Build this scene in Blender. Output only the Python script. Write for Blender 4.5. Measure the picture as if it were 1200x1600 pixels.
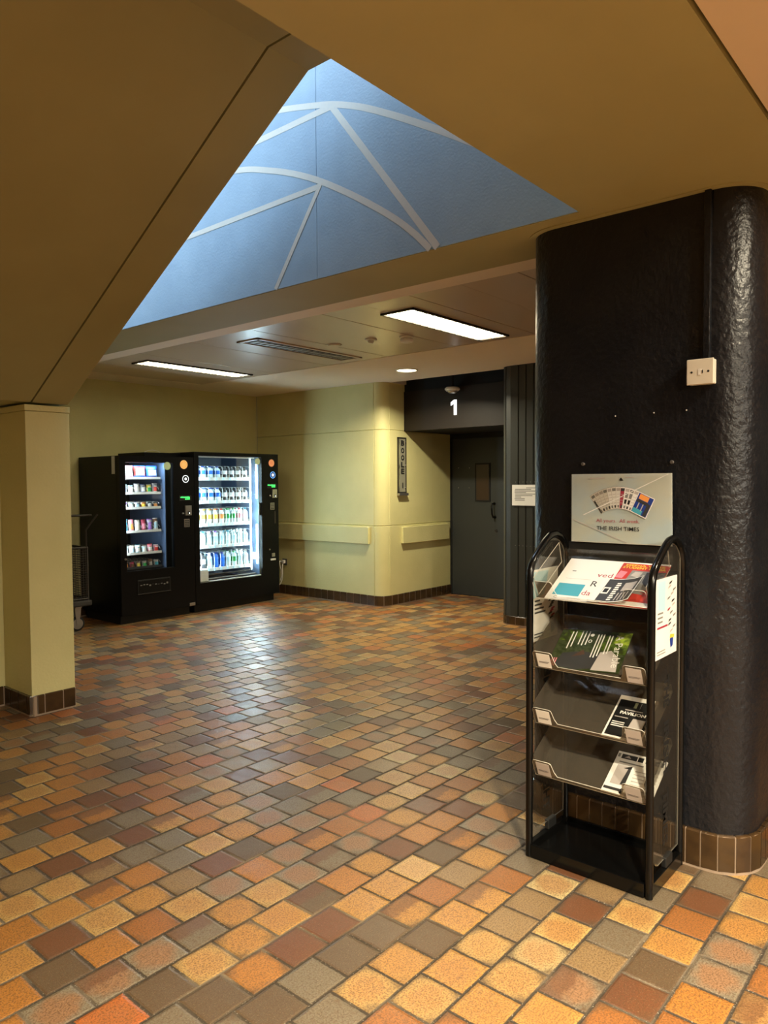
import bpy, math, random
from mathutils import Vector, Matrix
random.seed(7)
for o in list(bpy.data.objects): bpy.data.objects.remove(o)
SC = bpy.context.scene
COL = SC.collection
PI = math.pi

# ------------------------------------------------------------------ camera, world, exposure
RX = (0.64707, -0.76240, -0.00560)     # camera right, in world
RY = (-0.03430, -0.02180, -0.99917)    # camera down
RZ = (0.76165, 0.64674, -0.04026)      # camera forward
def _cam():
    f = 1152.741
    cd = bpy.data.cameras.new('camera'); cd.sensor_fit = 'VERTICAL'; cd.sensor_height = 36.0
    cd.lens = f / 1600 * 36.0; cd.clip_start = 0.05; cd.clip_end = 200
    c = bpy.data.objects.new('camera', cd); COL.objects.link(c)
    r = Vector(RX).normalized(); z = Vector(RZ).normalized(); z = (z - r * z.dot(r)).normalized(); u = r.cross(z)
    if u.z < 0: u = -u
    M = Matrix.Identity(4)
    for i in range(3):
        M[i][0] = r[i]; M[i][1] = u[i]; M[i][2] = -z[i]
    M.translation = (0, 0, 1.52)
    c.matrix_world = M
    SC.camera = c
_cam()
w = bpy.data.worlds.new('world'); SC.world = w; w.use_nodes = True
w.node_tree.nodes['Background'].inputs[0].default_value = (0.55, 0.75, 1.0, 1)
w.node_tree.nodes['Background'].inputs[1].default_value = 0.03
SC.view_settings.view_transform = 'Standard'; SC.view_settings.look = 'None'
SC.view_settings.gamma = 1.0; SC.view_settings.exposure = 0.8; SC.view_settings.use_curve_mapping = False

def area(name, loc, size, power, color, target, shape='RECTANGLE', size_y=None, spread=PI):
    l = bpy.data.lights.new(name, 'AREA'); l.shape = shape; l.size = size
    if size_y: l.size_y = size_y
    l.energy = power; l.color = color; l.spread = spread
    o = bpy.data.objects.new(name, l); COL.objects.link(o); o.location = loc
    o.rotation_euler = (Vector(target) - Vector(loc)).to_track_quat('-Z', 'Y').to_euler()
    return o
WARM = (1.0, 0.80, 0.52)
area('skylight_lamp', (2.1, 4.0, 6.4), 1.4, 360, (0.66, 0.82, 1.0), (2.3, 4.0, 0), size_y=4.5)
area('foreground_downlight_lamp', (2.68, 0.04, 2.585), 0.14, 15, (1.0, 0.86, 0.62), (2.68, 0.04, 0), 'DISK')
area('foreground_fill_lamp', (0.7, -0.3, 2.60), 0.16, 118, (1.0, 0.86, 0.60), (0.7, -0.3, 0), 'DISK', spread=math.radians(138))  # added near the camera to brighten the foreground floor
area('far_downlight_lamp', (6.28, 5.0, 2.715), 0.13, 35, (1.0, 0.90, 0.66), (6.28, 5.0, 0), 'DISK', spread=math.radians(150))
area('hall_downlight_lamp', (0.4, -2.4, 2.60), 0.16, 150, (1.0, 0.88, 0.66), (0.4, -2.4, 0), 'DISK')
area('corridor_lamp', (1.6, -5.0, 2.56), 0.5, 290, (1.0, 0.92, 0.76), (1.6, -5.0, 0), size_y=0.5)

# ------------------------------------------------------------------ materials
MAT = {}
def mat(name, color, rough=0.5, metal=0.0, emit=None, emit_s=0.0, bump=None, coat=0.0, spec=0.5):
    if name in MAT: return MAT[name]
    m = bpy.data.materials.new(name); m.use_nodes = True
    nt = m.node_tree; b = nt.nodes['Principled BSDF']
    b.inputs['Base Color'].default_value = (*color, 1); b.inputs['Roughness'].default_value = rough
    b.inputs['Metallic'].default_value = metal; b.inputs['Specular IOR Level'].default_value = spec
    b.inputs['Coat Weight'].default_value = coat
    if emit: b.inputs['Emission Color'].default_value = (*emit, 1); b.inputs['Emission Strength'].default_value = emit_s
    if bump:
        sc, st, dist = bump[:3]
        geo = nt.nodes.new('ShaderNodeNewGeometry'); n = nt.nodes.new('ShaderNodeTexNoise')
        n.inputs['Scale'].default_value = sc; n.inputs['Detail'].default_value = 4
        if len(bump) > 3:
            mp = nt.nodes.new('ShaderNodeMapping'); mp.inputs['Scale'].default_value = bump[3]
            nt.links.new(geo.outputs['Position'], mp.inputs[0]); nt.links.new(mp.outputs[0], n.inputs['Vector'])
        else: nt.links.new(geo.outputs['Position'], n.inputs['Vector'])
        bp = nt.nodes.new('ShaderNodeBump'); bp.inputs['Strength'].default_value = st; bp.inputs['Distance'].default_value = dist
        nt.links.new(n.outputs['Fac'], bp.inputs['Height']); nt.links.new(bp.outputs[0], b.inputs['Normal'])
    MAT[name] = m
    return m
def vary(m, c2, scale, lo=0.4, hi=0.6, fac=1.0):
    nt = m.node_tree; b = nt.nodes['Principled BSDF']; c1 = tuple(b.inputs['Base Color'].default_value)
    geo = nt.nodes.new('ShaderNodeNewGeometry'); n = nt.nodes.new('ShaderNodeTexNoise'); n.inputs['Scale'].default_value = scale
    n.inputs['Detail'].default_value = 6
    nt.links.new(geo.outputs['Position'], n.inputs['Vector'])
    mr = nt.nodes.new('ShaderNodeMapRange'); mr.inputs[1].default_value = lo; mr.inputs[2].default_value = hi; mr.inputs[4].default_value = fac
    nt.links.new(n.outputs['Fac'], mr.inputs[0])
    mx = nt.nodes.new('ShaderNodeMix'); mx.data_type = 'RGBA'; mx.inputs[6].default_value = c1; mx.inputs[7].default_value = (*c2, 1)
    nt.links.new(mr.outputs[0], mx.inputs[0]); nt.links.new(mx.outputs[2], b.inputs['Base Color'])
    return m
def clear(name, tint, gloss=0.06, rough=0.03, haze=0.0):
    if name in MAT: return MAT[name]
    m = bpy.data.materials.new(name); m.use_nodes = True; nt = m.node_tree; nt.nodes.clear()
    out = nt.nodes.new('ShaderNodeOutputMaterial'); t = nt.nodes.new('ShaderNodeBsdfTransparent'); t.inputs[0].default_value = (*tint, 1)
    g = nt.nodes.new('ShaderNodeBsdfGlossy'); g.inputs['Roughness'].default_value = rough; g.inputs[0].default_value = (1, 1, 1, 1)
    fr0 = nt.nodes.new('ShaderNodeLayerWeight'); fr0.inputs[0].default_value = 0.5
    pw = nt.nodes.new('ShaderNodeMath'); pw.operation = 'POWER'; nt.links.new(fr0.outputs['Facing'], pw.inputs[0]); pw.inputs[1].default_value = 4.0
    fr = nt.nodes.new('ShaderNodeMath'); fr.operation = 'MULTIPLY_ADD'; nt.links.new(pw.outputs[0], fr.inputs[0]); fr.inputs[1].default_value = 0.7; fr.inputs[2].default_value = 0.035
    if haze:
        df = nt.nodes.new('ShaderNodeBsdfDiffuse'); df.inputs[0].default_value = (0.34, 0.30, 0.24, 1)
        hz = nt.nodes.new('ShaderNodeMixShader'); hz.inputs[0].default_value = haze; nt.links.new(t.outputs[0], hz.inputs[1]); nt.links.new(df.outputs[0], hz.inputs[2]); t = hz
    mx = nt.nodes.new('ShaderNodeMixShader'); nt.links.new(fr.outputs[0], mx.inputs[0])
    nt.links.new(t.outputs[0], mx.inputs[1]); nt.links.new(g.outputs[0], mx.inputs[2]); nt.links.new(mx.outputs[0], out.inputs[0])
    MAT[name] = m
    return m

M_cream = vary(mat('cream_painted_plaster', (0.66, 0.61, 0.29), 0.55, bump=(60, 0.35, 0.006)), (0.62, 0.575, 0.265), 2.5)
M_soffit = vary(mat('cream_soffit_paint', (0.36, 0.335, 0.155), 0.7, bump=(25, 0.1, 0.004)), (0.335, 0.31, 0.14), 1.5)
M_plaster = mat('off_white_plaster', (0.88, 0.77, 0.63), 0.7, bump=(30, 0.1, 0.003))
M_panel = mat('ceiling_metal_panel', (0.60, 0.50, 0.40), 0.28, bump=(3, 0.05, 0.01))
M_blackwall = vary(mat('black_gloss_textured_paint', (0.006, 0.007, 0.010), 0.33, bump=(30, 0.95, 0.006, (1.0, 1.5, 1.25)), spec=0.40), (0.009, 0.010, 0.013), 5)
M_door = mat('dark_grey_door_paint', (0.032, 0.036, 0.036), 0.45)
M_lintel = mat('dark_brown_paint', (0.016, 0.011, 0.007), 0.5, spec=0.3)
M_void = mat('black_void_paint', (0.004, 0.004, 0.004), 0.8)
M_ribs = mat('dark_green_grey_boards', (0.034, 0.036, 0.030), 0.42)
M_tile = vary(mat('brown_glazed_skirting_tile', (0.038, 0.021, 0.009), 0.2, bump=(14, 0.25, 0.004)), (0.062, 0.034, 0.013), 9)
M_grout = mat('skirting_grout', (0.33, 0.24, 0.17), 0.8)
M_blue = vary(mat('sky_blue_mural_paint', (0.275, 0.425, 0.60), 0.6, bump=(90, 0.3, 0.003)), (0.25, 0.39, 0.56), 4)
M_white_paint = vary(mat('white_mural_paint', (0.56, 0.60, 0.60), 0.6), (0.5, 0.56, 0.6), 60, 0.45, 0.8, 0.7)
M_black = mat('black_metal', (0.003, 0.003, 0.003), 0.2, spec=0.3)
M_cab = mat('black_cabinet_paint', (0.004, 0.004, 0.0045), 0.35, spec=0.18)
M_blackm = mat('black_matt', (0.005, 0.005, 0.005), 0.6)
M_gunmetal = mat('dark_worn_metal', (0.05, 0.045, 0.04), 0.4, 0.6)
M_steel = mat('brushed_steel', (0.45, 0.43, 0.40), 0.35, 0.9)
M_white = mat('white_plastic', (0.75, 0.73, 0.68), 0.4)
M_ivory = mat('ivory_plastic', (0.68, 0.64, 0.54), 0.35)
M_paper = mat('white_paper', (0.80, 0.79, 0.76), 0.6)
M_card = mat('grey_card', (0.46, 0.42, 0.40), 0.6)
M_cardprint = mat('grey_card_print', (0.15, 0.14, 0.14), 0.6)
M_ink = mat('black_ink', (0.01, 0.01, 0.01), 0.5)
M_grey = mat('mid_grey_print', (0.22, 0.22, 0.21), 0.5)
M_dgrey = mat('dark_grey_print', (0.04, 0.04, 0.042), 0.45)
M_red = mat('red_print', (0.55, 0.03, 0.02), 0.45)
M_crimson = mat('crimson_print', (0.35, 0.03, 0.06), 0.5)
M_yellow = mat('yellow_print', (0.85, 0.6, 0.06), 0.5)
M_orange = mat('orange_print', (0.85, 0.33, 0.08), 0.5)
M_teal = mat('teal_print', (0.06, 0.36, 0.48), 0.5)
M_lblue = mat('light_blue_print', (0.45, 0.70, 0.80), 0.5)
M_navy = mat('navy_print', (0.02, 0.05, 0.28), 0.4)
M_green = vary(mat('green_print', (0.10, 0.17, 0.015), 0.4), (0.03, 0.04, 0.01), 45)
M_dgreen = vary(mat('dark_green_print', (0.022, 0.034, 0.008), 0.4), (0.055, 0.07, 0.03), 70)
M_lime = vary(mat('lime_print', (0.36, 0.48, 0.05), 0.4), (0.12, 0.2, 0.02), 60)
M_pink = mat('pink_print', (0.75, 0.25, 0.32), 0.45)
M_purple = mat('purple_print', (0.35, 0.16, 0.55), 0.45)
M_poster = vary(mat('poster_print_base', (0.66, 0.80, 0.90), 0.25), (0.74, 0.80, 0.78), 7)
M_smoked = clear('smoked_acrylic', (0.60, 0.55, 0.48), rough=0.06, haze=0.14)
M_clear = clear('clear_acrylic', (0.95, 0.95, 0.93), haze=0.02)
M_edge = mat('acrylic_edge', (0.62, 0.58, 0.50), 0.3)
M_pedge = mat('side_panel_edge', (0.16, 0.15, 0.13), 0.3)
M_glass = clear('machine_glass', (0.93, 0.96, 0.97), rough=0.01)
M_lamp = mat('lamp_diffuser', (1, 1, 1), 0.5, emit=(1.0, 0.86, 0.58), emit_s=17)
M_lamp2 = mat('dimmer_lamp_diffuser', (1, 1, 1), 0.5, emit=(1.0, 0.90, 0.60), emit_s=6.0)
M_spot = mat('downlight_diffuser', (1, 1, 1), 0.5, emit=(1.0, 0.88, 0.6), emit_s=8)
M_led = mat('led_tube', (1, 1, 1), 0.5, emit=(0.62, 0.88, 1.0), emit_s=9)
M_ledL = mat('led_strip', (1, 1, 1), 0.5, emit=(0.75, 0.9, 1.0), emit_s=24)
M_greenled = mat('green_led_display', (0, 0, 0), 0.5, emit=(0.05, 1.0, 0.12), emit_s=1.6)
M_number = mat('glowing_white_number', (0.9, 0.9, 0.88), 0.4, emit=(0.95, 0.97, 1.0), emit_s=0.9)  # glow put into the numeral's material to brighten it

def floor_material():
    m = bpy.data.materials.new('quarry_tile_floor'); m.use_nodes = True; nt = m.node_tree
    b = nt.nodes['Principled BSDF']; L = nt.links.new
    def mth(op, a, c=None, d=None, clamp=False):
        n = nt.nodes.new('ShaderNodeMath'); n.operation = op; n.use_clamp = clamp
        for i, v in enumerate((a, c, d)):
            if v is None: continue
            if isinstance(v, (int, float)): n.inputs[i].default_value = v
            else: L(v, n.inputs[i])
        return n.outputs[0]
    def mix(f, a, c):
        n = nt.nodes.new('ShaderNodeMix'); n.data_type = 'RGBA'
        if isinstance(f, (int, float)): n.inputs[0].default_value = f
        else: L(f, n.inputs[0])
        for i, v in ((6, a), (7, c)):
            if isinstance(v, tuple): n.inputs[i].default_value = (*v, 1)
            else: L(v, n.inputs[i])
        return n.outputs[2]
    def mrange(v, a, c, d=0.0, e=1.0):
        n = nt.nodes.new('ShaderNodeMapRange'); L(v, n.inputs[0])
        for i, q in zip((1, 2, 3, 4), (a, c, d, e)): n.inputs[i].default_value = q
        return n.outputs[0]
    def noise(scale, detail=3, vec=None):
        n = nt.nodes.new('ShaderNodeTexNoise'); n.inputs['Scale'].default_value = scale; n.inputs['Detail'].default_value = detail
        L(vec or geo.outputs['Position'], n.inputs['Vector']); return n.outputs['Fac']
    geo = nt.nodes.new('ShaderNodeNewGeometry'); sep = nt.nodes.new('ShaderNodeSeparateXYZ'); L(geo.outputs['Position'], sep.inputs[0])
    X, Y = sep.outputs[0], sep.outputs[1]
    ry = mth('DIVIDE', mth('SUBTRACT', Y, 0.575), 0.1575); row = mth('FLOOR', ry)
    par = mth('FLOORED_MODULO', row, 2.0)
    fx = mth('ADD', mth('DIVIDE', mth('SUBTRACT', X, 2.007), 0.16), mth('MULTIPLY', mth('SUBTRACT', 1.0, par), 0.5))
    col = mth('FLOOR', fx)
    u = mth('SUBTRACT', mth('SUBTRACT', fx, col), 0.5); v = mth('SUBTRACT', mth('SUBTRACT', ry, row), 0.5)
    comb = nt.nodes.new('ShaderNodeCombineXYZ'); L(col, comb.inputs[0]); L(row, comb.inputs[1]); comb.inputs[2].default_value = 3.7
    wn = nt.nodes.new('ShaderNodeTexWhiteNoise'); wn.noise_dimensions = '3D'; L(comb.outputs[0], wn.inputs['Vector'])
    sw = nt.nodes.new('ShaderNodeSeparateColor'); L(wn.outputs['Color'], sw.inputs[0])
    r1, r2, r3, r0 = sw.outputs[0], sw.outputs[1], sw.outputs[2], wn.outputs['Value']
    au = mth('ABSOLUTE', u); av = mth('ABSOLUTE', v)
    wob = mth('MULTIPLY', mth('SUBTRACT', noise(55, 4), 0.5), 0.035)
    edge = mth('ADD', mth('MINIMUM', mth('SUBTRACT', 0.5, au), mth('SUBTRACT', 0.5, av)), wob)
    tile = mrange(edge, 0.022, 0.042)
    # palette
    reg = mth('MULTIPLY', mth('SUBTRACT', noise(0.13, 1, comb.outputs[0]), 0.5), 0.9)
    sel = mth('ADD', r0, mth('MULTIPLY', reg, 0.35), clamp=True)
    rp = nt.nodes.new('ShaderNodeValToRGB'); rp.color_ramp.interpolation = 'CONSTANT'; L(sel, rp.inputs[0])
    pal = [(0.0, (0.17, 0.062, 0.026)), (0.09, (0.20, 0.165, 0.11)), (0.20, (0.125, 0.085, 0.048)), (0.27, (0.30, 0.195, 0.090)),
           (0.38, (0.46, 0.19, 0.038)), (0.50, (0.36, 0.135, 0.032)), (0.60, (0.54, 0.28, 0.070)), (0.74, (0.60, 0.38, 0.13)),
           (0.84, (0.25, 0.215, 0.15)), (0.91, (0.56, 0.15, 0.032)), (0.96, (0.58, 0.44, 0.20))]
    el = rp.color_ramp.elements; el[0].position = 0; el[0].color = (*pal[0][1], 1); el[1].position = pal[1][0]; el[1].color = (*pal[1][1], 1)
    for p, c in pal[2:]:
        e = el.new(p); e.color = (*c, 1)
    # darker or lighter flashing in the middle of some tiles
    d = mth('ADD', mth('MULTIPLY', mth('ADD', mth('POWER', mth('MULTIPLY', u, 2.0), 2.0), mth('POWER', mth('MULTIPLY', v, 2.0), 2.0)), 0.75), mth('MULTIPLY', mth('SUBTRACT', noise(22, 3), 0.5), 0.9))
    mid = mth('MULTIPLY', mrange(d, 0.75, 0.25), mrange(r1, 0.45, 0.85))
    rim = mth('MULTIPLY', mrange(d, 0.45, 1.0), mrange(r2, 0.35, 0.9))
    c = rp.outputs[0]
    c = mix(mth('MULTIPLY', mid, 0.55), c, (0.40, 0.15, 0.045))
    c = mix(mth('MULTIPLY', rim, 0.80), c, (0.105, 0.070, 0.040))
    half = mth('MULTIPLY', mrange(mth('ADD', v, mth('MULTIPLY', mth('SUBTRACT', noise(30, 2), 0.5), 0.3)), -0.02, 0.10), mth('GREATER_THAN', r3, 0.86))
    c = mix(mth('MULTIPLY', half, 0.7), c, (0.15, 0.06, 0.03))
    sp = mrange(noise(170, 5), 0.46, 0.60); c = mix(mth('MULTIPLY', sp, 0.62), c, (0.10, 0.050, 0.022))
    sp2 = mrange(noise(60, 4), 0.50, 0.72); c = mix(mth('MULTIPLY', sp2, mth('MULTIPLY', r3, 0.7)), c, (0.13, 0.065, 0.03))
    sp3 = mrange(noise(230, 3), 0.60, 0.72); c = mix(mth('MULTIPLY', sp3, 0.35), c, (0.60, 0.42, 0.24))
    dirt = mrange(noise(1.3, 3), 0.35, 0.7); c = mix(mth('MULTIPLY', dirt, 0.14), c, (0.12, 0.07, 0.035))
    c = mix(0.10, c, (0.0, 0.0, 0.0))
    gc = mix(mrange(noise(3.0, 3), 0.5, 0.66), (0.050, 0.036, 0.022), (0.18, 0.135, 0.085))
    gc = mix(mrange(noise(150, 2), 0.62, 0.7), gc, (0.3, 0.26, 0.2))
    c = mix(tile, gc, c); L(c, b.inputs['Base Color'])
    rough = mth('ADD', mth('ADD', 0.36, mth('MULTIPLY', r2, 0.12)), mth('MULTIPLY', mth('SUBTRACT', noise(120, 3), 0.5), 0.2))
    rough = mth('ADD', mth('MULTIPLY', rough, tile), mth('MULTIPLY', mth('SUBTRACT', 1.0, tile), 0.85)); L(rough, b.inputs['Roughness'])
    prof = mrange(edge, 0.0, 0.075)
    h = mth('ADD', mth('MULTIPLY', prof, 0.0035), mth('MULTIPLY', noise(300, 3), 0.0006))
    tilt = mth('ADD', mth('MULTIPLY', mth('MULTIPLY', mth('SUBTRACT', r1, 0.5), u), 0.004), mth('MULTIPLY', mth('MULTIPLY', mth('SUBTRACT', r3, 0.5), v), 0.004))
    h = mth('ADD', mth('ADD', h, tilt), mth('MULTIPLY', noise(9, 2), 0.003))
    bp = nt.nodes.new('ShaderNodeBump'); bp.inputs['Strength'].default_value = 1.0; bp.inputs['Distance'].default_value = 1.0
    L(h, bp.inputs['Height']); L(bp.outputs[0], b.inputs['Normal'])
    b.inputs['Specular IOR Level'].default_value = 0.5
    return m
M_floor = floor_material()
M_hall = mat('hall_brown_brick', (0.09, 0.07, 0.05), 0.8)

# ------------------------------------------------------------------ mesh helpers
class MB:
    def __init__(s): s.v = []; s.f = []; s.m = []; s.mats = []
    def mi(s, m):
        if m not in s.mats: s.mats.append(m)
        return s.mats.index(m)
    def add(s, vs, fs, m):
        k = len(s.v); s.v += [tuple(v) for v in vs]; i = s.mi(m)
        for f in fs: s.f.append([k + j for j in f]); s.m.append(i)
        return s
    def box(s, a, b, m):
        (x0, y0, z0), (x1, y1, z1) = [min(p, q) for p, q in zip(a, b)], [max(p, q) for p, q in zip(a, b)]
        vs = [(x0, y0, z0), (x1, y0, z0), (x1, y1, z0), (x0, y1, z0), (x0, y0, z1), (x1, y0, z1), (x1, y1, z1), (x0, y1, z1)]
        return s.add(vs, [(0, 3, 2, 1), (4, 5, 6, 7), (0, 1, 5, 4), (1, 2, 6, 5), (2, 3, 7, 6), (3, 0, 4, 7)], m)
    def obox(s, o, du, dv, dn, m):       # oriented box from corner o along three edge vectors
        o, du, dv, dn = map(Vector, (o, du, dv, dn))
        vs = [o, o + du, o + du + dv, o + dv]; vs = vs + [p + dn for p in vs]
        return s.add(vs, [(0, 3, 2, 1), (4, 5, 6, 7), (0, 1, 5, 4), (1, 2, 6, 5), (2, 3, 7, 6), (3, 0, 4, 7)], m)
    def prism(s, pts, d, m, m_side=None):  # planar polygon pts extruded by vector d
        pts = [Vector(p) for p in pts]; d = Vector(d); n = len(pts)
        s.add(pts + [p + d for p in pts], [tuple(range(n))[::-1], tuple(range(n, 2 * n))], m)
        s.add(pts + [p + d for p in pts], [(i, (i + 1) % n, n + (i + 1) % n, n + i) for i in range(n)], m_side or m)
        return s
    def tube(s, pts, r, m, seg=10, cap=True):
        pts = [Vector(p) for p in pts]; rings = []; up = None
        for i, p in enumerate(pts):
            t = (pts[min(i + 1, len(pts) - 1)] - pts[max(i - 1, 0)]).normalized()
            if up is None: up = Vector((0, 0, 1)) if abs(t.z) < 0.9 else Vector((0, 1, 0))
            a = t.cross(up).normalized(); up = a.cross(t).normalized()
            rings.append([p + (a * math.cos(2 * PI * k / seg) + up * math.sin(2 * PI * k / seg)) * r for k in range(seg)])
        vs = [v for q in rings for v in q]; fs = []
        for i in range(len(pts) - 1):
            for k in range(seg):
                fs.append((i * seg + k, i * seg + (k + 1) % seg, (i + 1) * seg + (k + 1) % seg, (i + 1) * seg + k))
        if cap: fs += [tuple(range(seg))[::-1], tuple(range((len(pts) - 1) * seg, len(pts) * seg))]
        return s.add(vs, fs, m)
    def lathe(s, c, axis, prof, m, seg=24, mats=None):   # prof: (radius, height) list along axis
        c = Vector(c); ax = Vector(axis).normalized(); a = ax.orthogonal().normalized(); b = ax.cross(a)
        vs = [c + ax * h + (a * math.cos(2 * PI * k / seg) + b * math.sin(2 * PI * k / seg)) * r for r, h in prof for k in range(seg)]
        k0 = len(s.v); s.v += [tuple(v) for v in vs]
        for i in range(len(prof) - 1):
            q = s.mi(mats[i] if mats else m)
            for k in range(seg):
                s.f.append([k0 + i * seg + k, k0 + i * seg + (k + 1) % seg, k0 + (i + 1) * seg + (k + 1) % seg, k0 + (i + 1) * seg + k]); s.m.append(q)
        s.f.append([k0 + k for k in range(seg)][::-1]); s.m.append(s.mi(mats[0] if mats else m))
        s.f.append([k0 + (len(prof) - 1) * seg + k for k in range(seg)]); s.m.append(s.mi(mats[-1] if mats else m))
        return s
    def build(s, name, parent=None, smooth=False, bevel=0.0, origin=None):
        org = Vector(origin) if origin is not None else (wloc(parent) if parent else Vector((0, 0, 0)))
        me = bpy.data.meshes.new(name)
        me.from_pydata([tuple(Vector(v) - org) for v in s.v], [], s.f)
        for m in s.mats: me.materials.append(m)
        me.polygons.foreach_set('material_index', s.m)
        import bmesh
        bm = bmesh.new(); bm.from_mesh(me); bmesh.ops.recalc_face_normals(bm, faces=bm.faces); bm.to_mesh(me); bm.free()
        if smooth:
            me.polygons.foreach_set('use_smooth', [True] * len(me.polygons))
            me.set_sharp_from_angle(angle=math.radians(38))
        me.update()
        o = bpy.data.objects.new(name, me); COL.objects.link(o)
        if parent: o.parent = parent
        elif origin is not None: o.location = org
        if bevel:
            b = o.modifiers.new('bevel', 'BEVEL'); b.width = bevel; b.segments = 2; b.limit_method = 'ANGLE'; b.angle_limit = math.radians(40)
            b.harden_normals = False
        return o
def wloc(o):
    p = Vector(o.location)
    while o.parent: o = o.parent; p = p + Vector(o.location)
    return p
def tag(o, label, cat, group=None):
    o['label'] = label; o['category'] = cat
    if group: o['group'] = group
    return o
def thing(name, label, cat, loc, group=None):
    o = bpy.data.objects.new(name, None); COL.objects.link(o); o.location = loc; o.empty_display_size = 0.05
    return tag(o, label, cat, group)
def struct(o): o['kind'] = 'structure'; return o
def text_geo(s, bold=0.0, spacing=1.0):
    cu = bpy.data.curves.new('t', 'FONT'); cu.body = s; cu.size = 1.0; cu.offset = bold; cu.align_x = 'CENTER'; cu.align_y = 'CENTER'
    cu.resolution_u = 2; cu.space_character = spacing
    ob = bpy.data.objects.new('t', cu); COL.objects.link(ob)
    dg = bpy.context.evaluated_depsgraph_get(); me = bpy.data.meshes.new_from_object(ob.evaluated_get(dg))
    vs = [tuple(v.co) for v in me.vertices]; fs = [tuple(p.vertices) for p in me.polygons]
    bpy.data.objects.remove(ob); bpy.data.meshes.remove(me)
    x0 = min(v[0] for v in vs); x1 = max(v[0] for v in vs); y0 = min(v[1] for v in vs); y1 = max(v[1] for v in vs)
    return vs, fs, (x0, x1, y0, y1)
class Sheet:
    """a flat printed sheet: origin o is the lower-left corner, du and dv unit vectors, n its facing"""
    def __init__(s, mb, o, du, dv, W, H):
        s.mb = mb; s.o = Vector(o); s.du = Vector(du).normalized(); s.dv = Vector(dv).normalized(); s.n = s.du.cross(s.dv).normalized(); s.W = W; s.H = H; s.k = 0
    def P(s, u, v, e=0.0): return s.o + s.du * (u * s.W) + s.dv * (v * s.H) + s.n * e
    def base(s, m, t=0.0015):
        s.mb.obox(s.P(0, 0, -t), s.du * s.W, s.dv * s.H, s.n * t, m); return s
    def rect(s, u0, v0, u1, v1, m): return s.poly([(u0, v0), (u1, v0), (u1, v1), (u0, v1)], m)
    def poly(s, pts, m):
        s.k += 1; e = 0.0003 + 0.00006 * s.k
        s.mb.add([s.P(u, v, e) for u, v in pts], [tuple(range(len(pts)))], m); return s
    def text(s, str_, u, v, h, m, width=None, bold=0.0, rot=0.0, serif=False):
        s.k += 1; e = 0.0003 + 0.00006 * s.k
        vs, fs, (x0, x1, y0, y1) = text_geo(str_, bold)
        cx, cy = (x0 + x1) / 2, (y0 + y1) / 2; sy = h / (y1 - y0); sx = sy if width is None else width / (x1 - x0)
        c, q = math.cos(rot), math.sin(rot); out = []
        for x, y, z in vs:
            a, b = (x - cx) * sx, (y - cy) * sy; a, b = a * c - b * q, a * q + b * c
            out.append(s.P(u, v, e) + s.du * a + s.dv * b)
        s.mb.add(out, fs, m); return s
    def lines(s, u0, v0, u1, n, dv, h, m, rnd=0.25, seed=1):
        r = random.Random(seed)
        for i in range(n):
            v = v0 - i * dv; s.rect(u0, v, u0 + (u1 - u0) * (1 - r.random() * rnd), v + h, m)
        return s

def path_wall(mb, path, zs, m, close=False):
    """vertical wall along a 2-D path [(x, y, inward offset)], rows [(z, offset)]; the left-hand side of the path faces the room"""
    n = len(path); nor = []
    for i in range(n):
        a = path[max(i - 1, 0)]; b = path[min(i + 1, n - 1)]
        d = Vector((b[0] - a[0], b[1] - a[1])).normalized(); nor.append(Vector((-d.y, d.x)))
    vs = []
    for z, zo in zs:
        for i, p in enumerate(path):
            q = Vector(p[:2]) - nor[i] * (p[2] + zo); vs.append((q.x, q.y, z))
    fs = [(r * n + i, r * n + i + 1, (r + 1) * n + i + 1, (r + 1) * n + i) for r in range(len(zs) - 1) for i in range(n - 1)]
    mb.add(vs, fs, m); return mb
def arc(cx, cy, r, a0, a1, n=10): return [(cx + r * math.cos(math.radians(a0 + (a1 - a0) * i / n)), cy + r * math.sin(math.radians(a0 + (a1 - a0) * i / n)), 0.0) for i in range(n + 1)]
def skirting(name, path, pitch, h, th, start=0.0, gap=0.006, z0=0.0):
    """glazed tiles set along a path (room on the left-hand side), one mesh"""
    pts = [Vector(p[:2]) for p in path]; cum = [0.0]
    for a, b in zip(pts, pts[1:]): cum.append(cum[-1] + (b - a).length)
    def at(s):
        for i in range(len(pts) - 1):
            if s <= cum[i + 1] or i == len(pts) - 2:
                t = (s - cum[i]) / max(1e-9, cum[i + 1] - cum[i]); d = (pts[i + 1] - pts[i]).normalized()
                return pts[i] + (pts[i + 1] - pts[i]) * t, Vector((-d.y, d.x))
    mb = MB(); s = start; Ltot = cum[-1]
    k = max(2, int(Ltot / 0.03)); ring = [at(Ltot * i / k) for i in range(k + 1)]
    for (p, n_), (q, n2) in zip(ring, ring[1:]):
        a = p + n_ * (th - 0.003); b = q + n2 * (th - 0.003)
        mb.add([(a.x, a.y, z0), (b.x, b.y, z0), (b.x, b.y, h - 0.004), (a.x, a.y, h - 0.004), (p.x, p.y, h - 0.004), (q.x, q.y, h - 0.004)], [(0, 1, 2, 3), (3, 2, 5, 4)], M_grout)
    while s < Ltot - 0.004:
        e = min(s + pitch - gap, Ltot); ns = max(1, int((e - s) / 0.03)); P = [at(s + (e - s) * i / ns) for i in range(ns + 1)]
        lo = z0 + 0.012
        prof = [(0.0, h), (th - 0.006, h), (th, h - 0.006), (th, lo)]
        vs = [(*(p + n_ * o).to_tuple(), z) for p, n_ in P for o, z in prof]
        fs = [(i * 4 + j, (i + 1) * 4 + j, (i + 1) * 4 + j + 1, i * 4 + j + 1) for i in range(ns) for j in range(3)]
        mb.add(vs, fs, M_tile); s += pitch
    o = mb.build(name); return struct(o)

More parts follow.
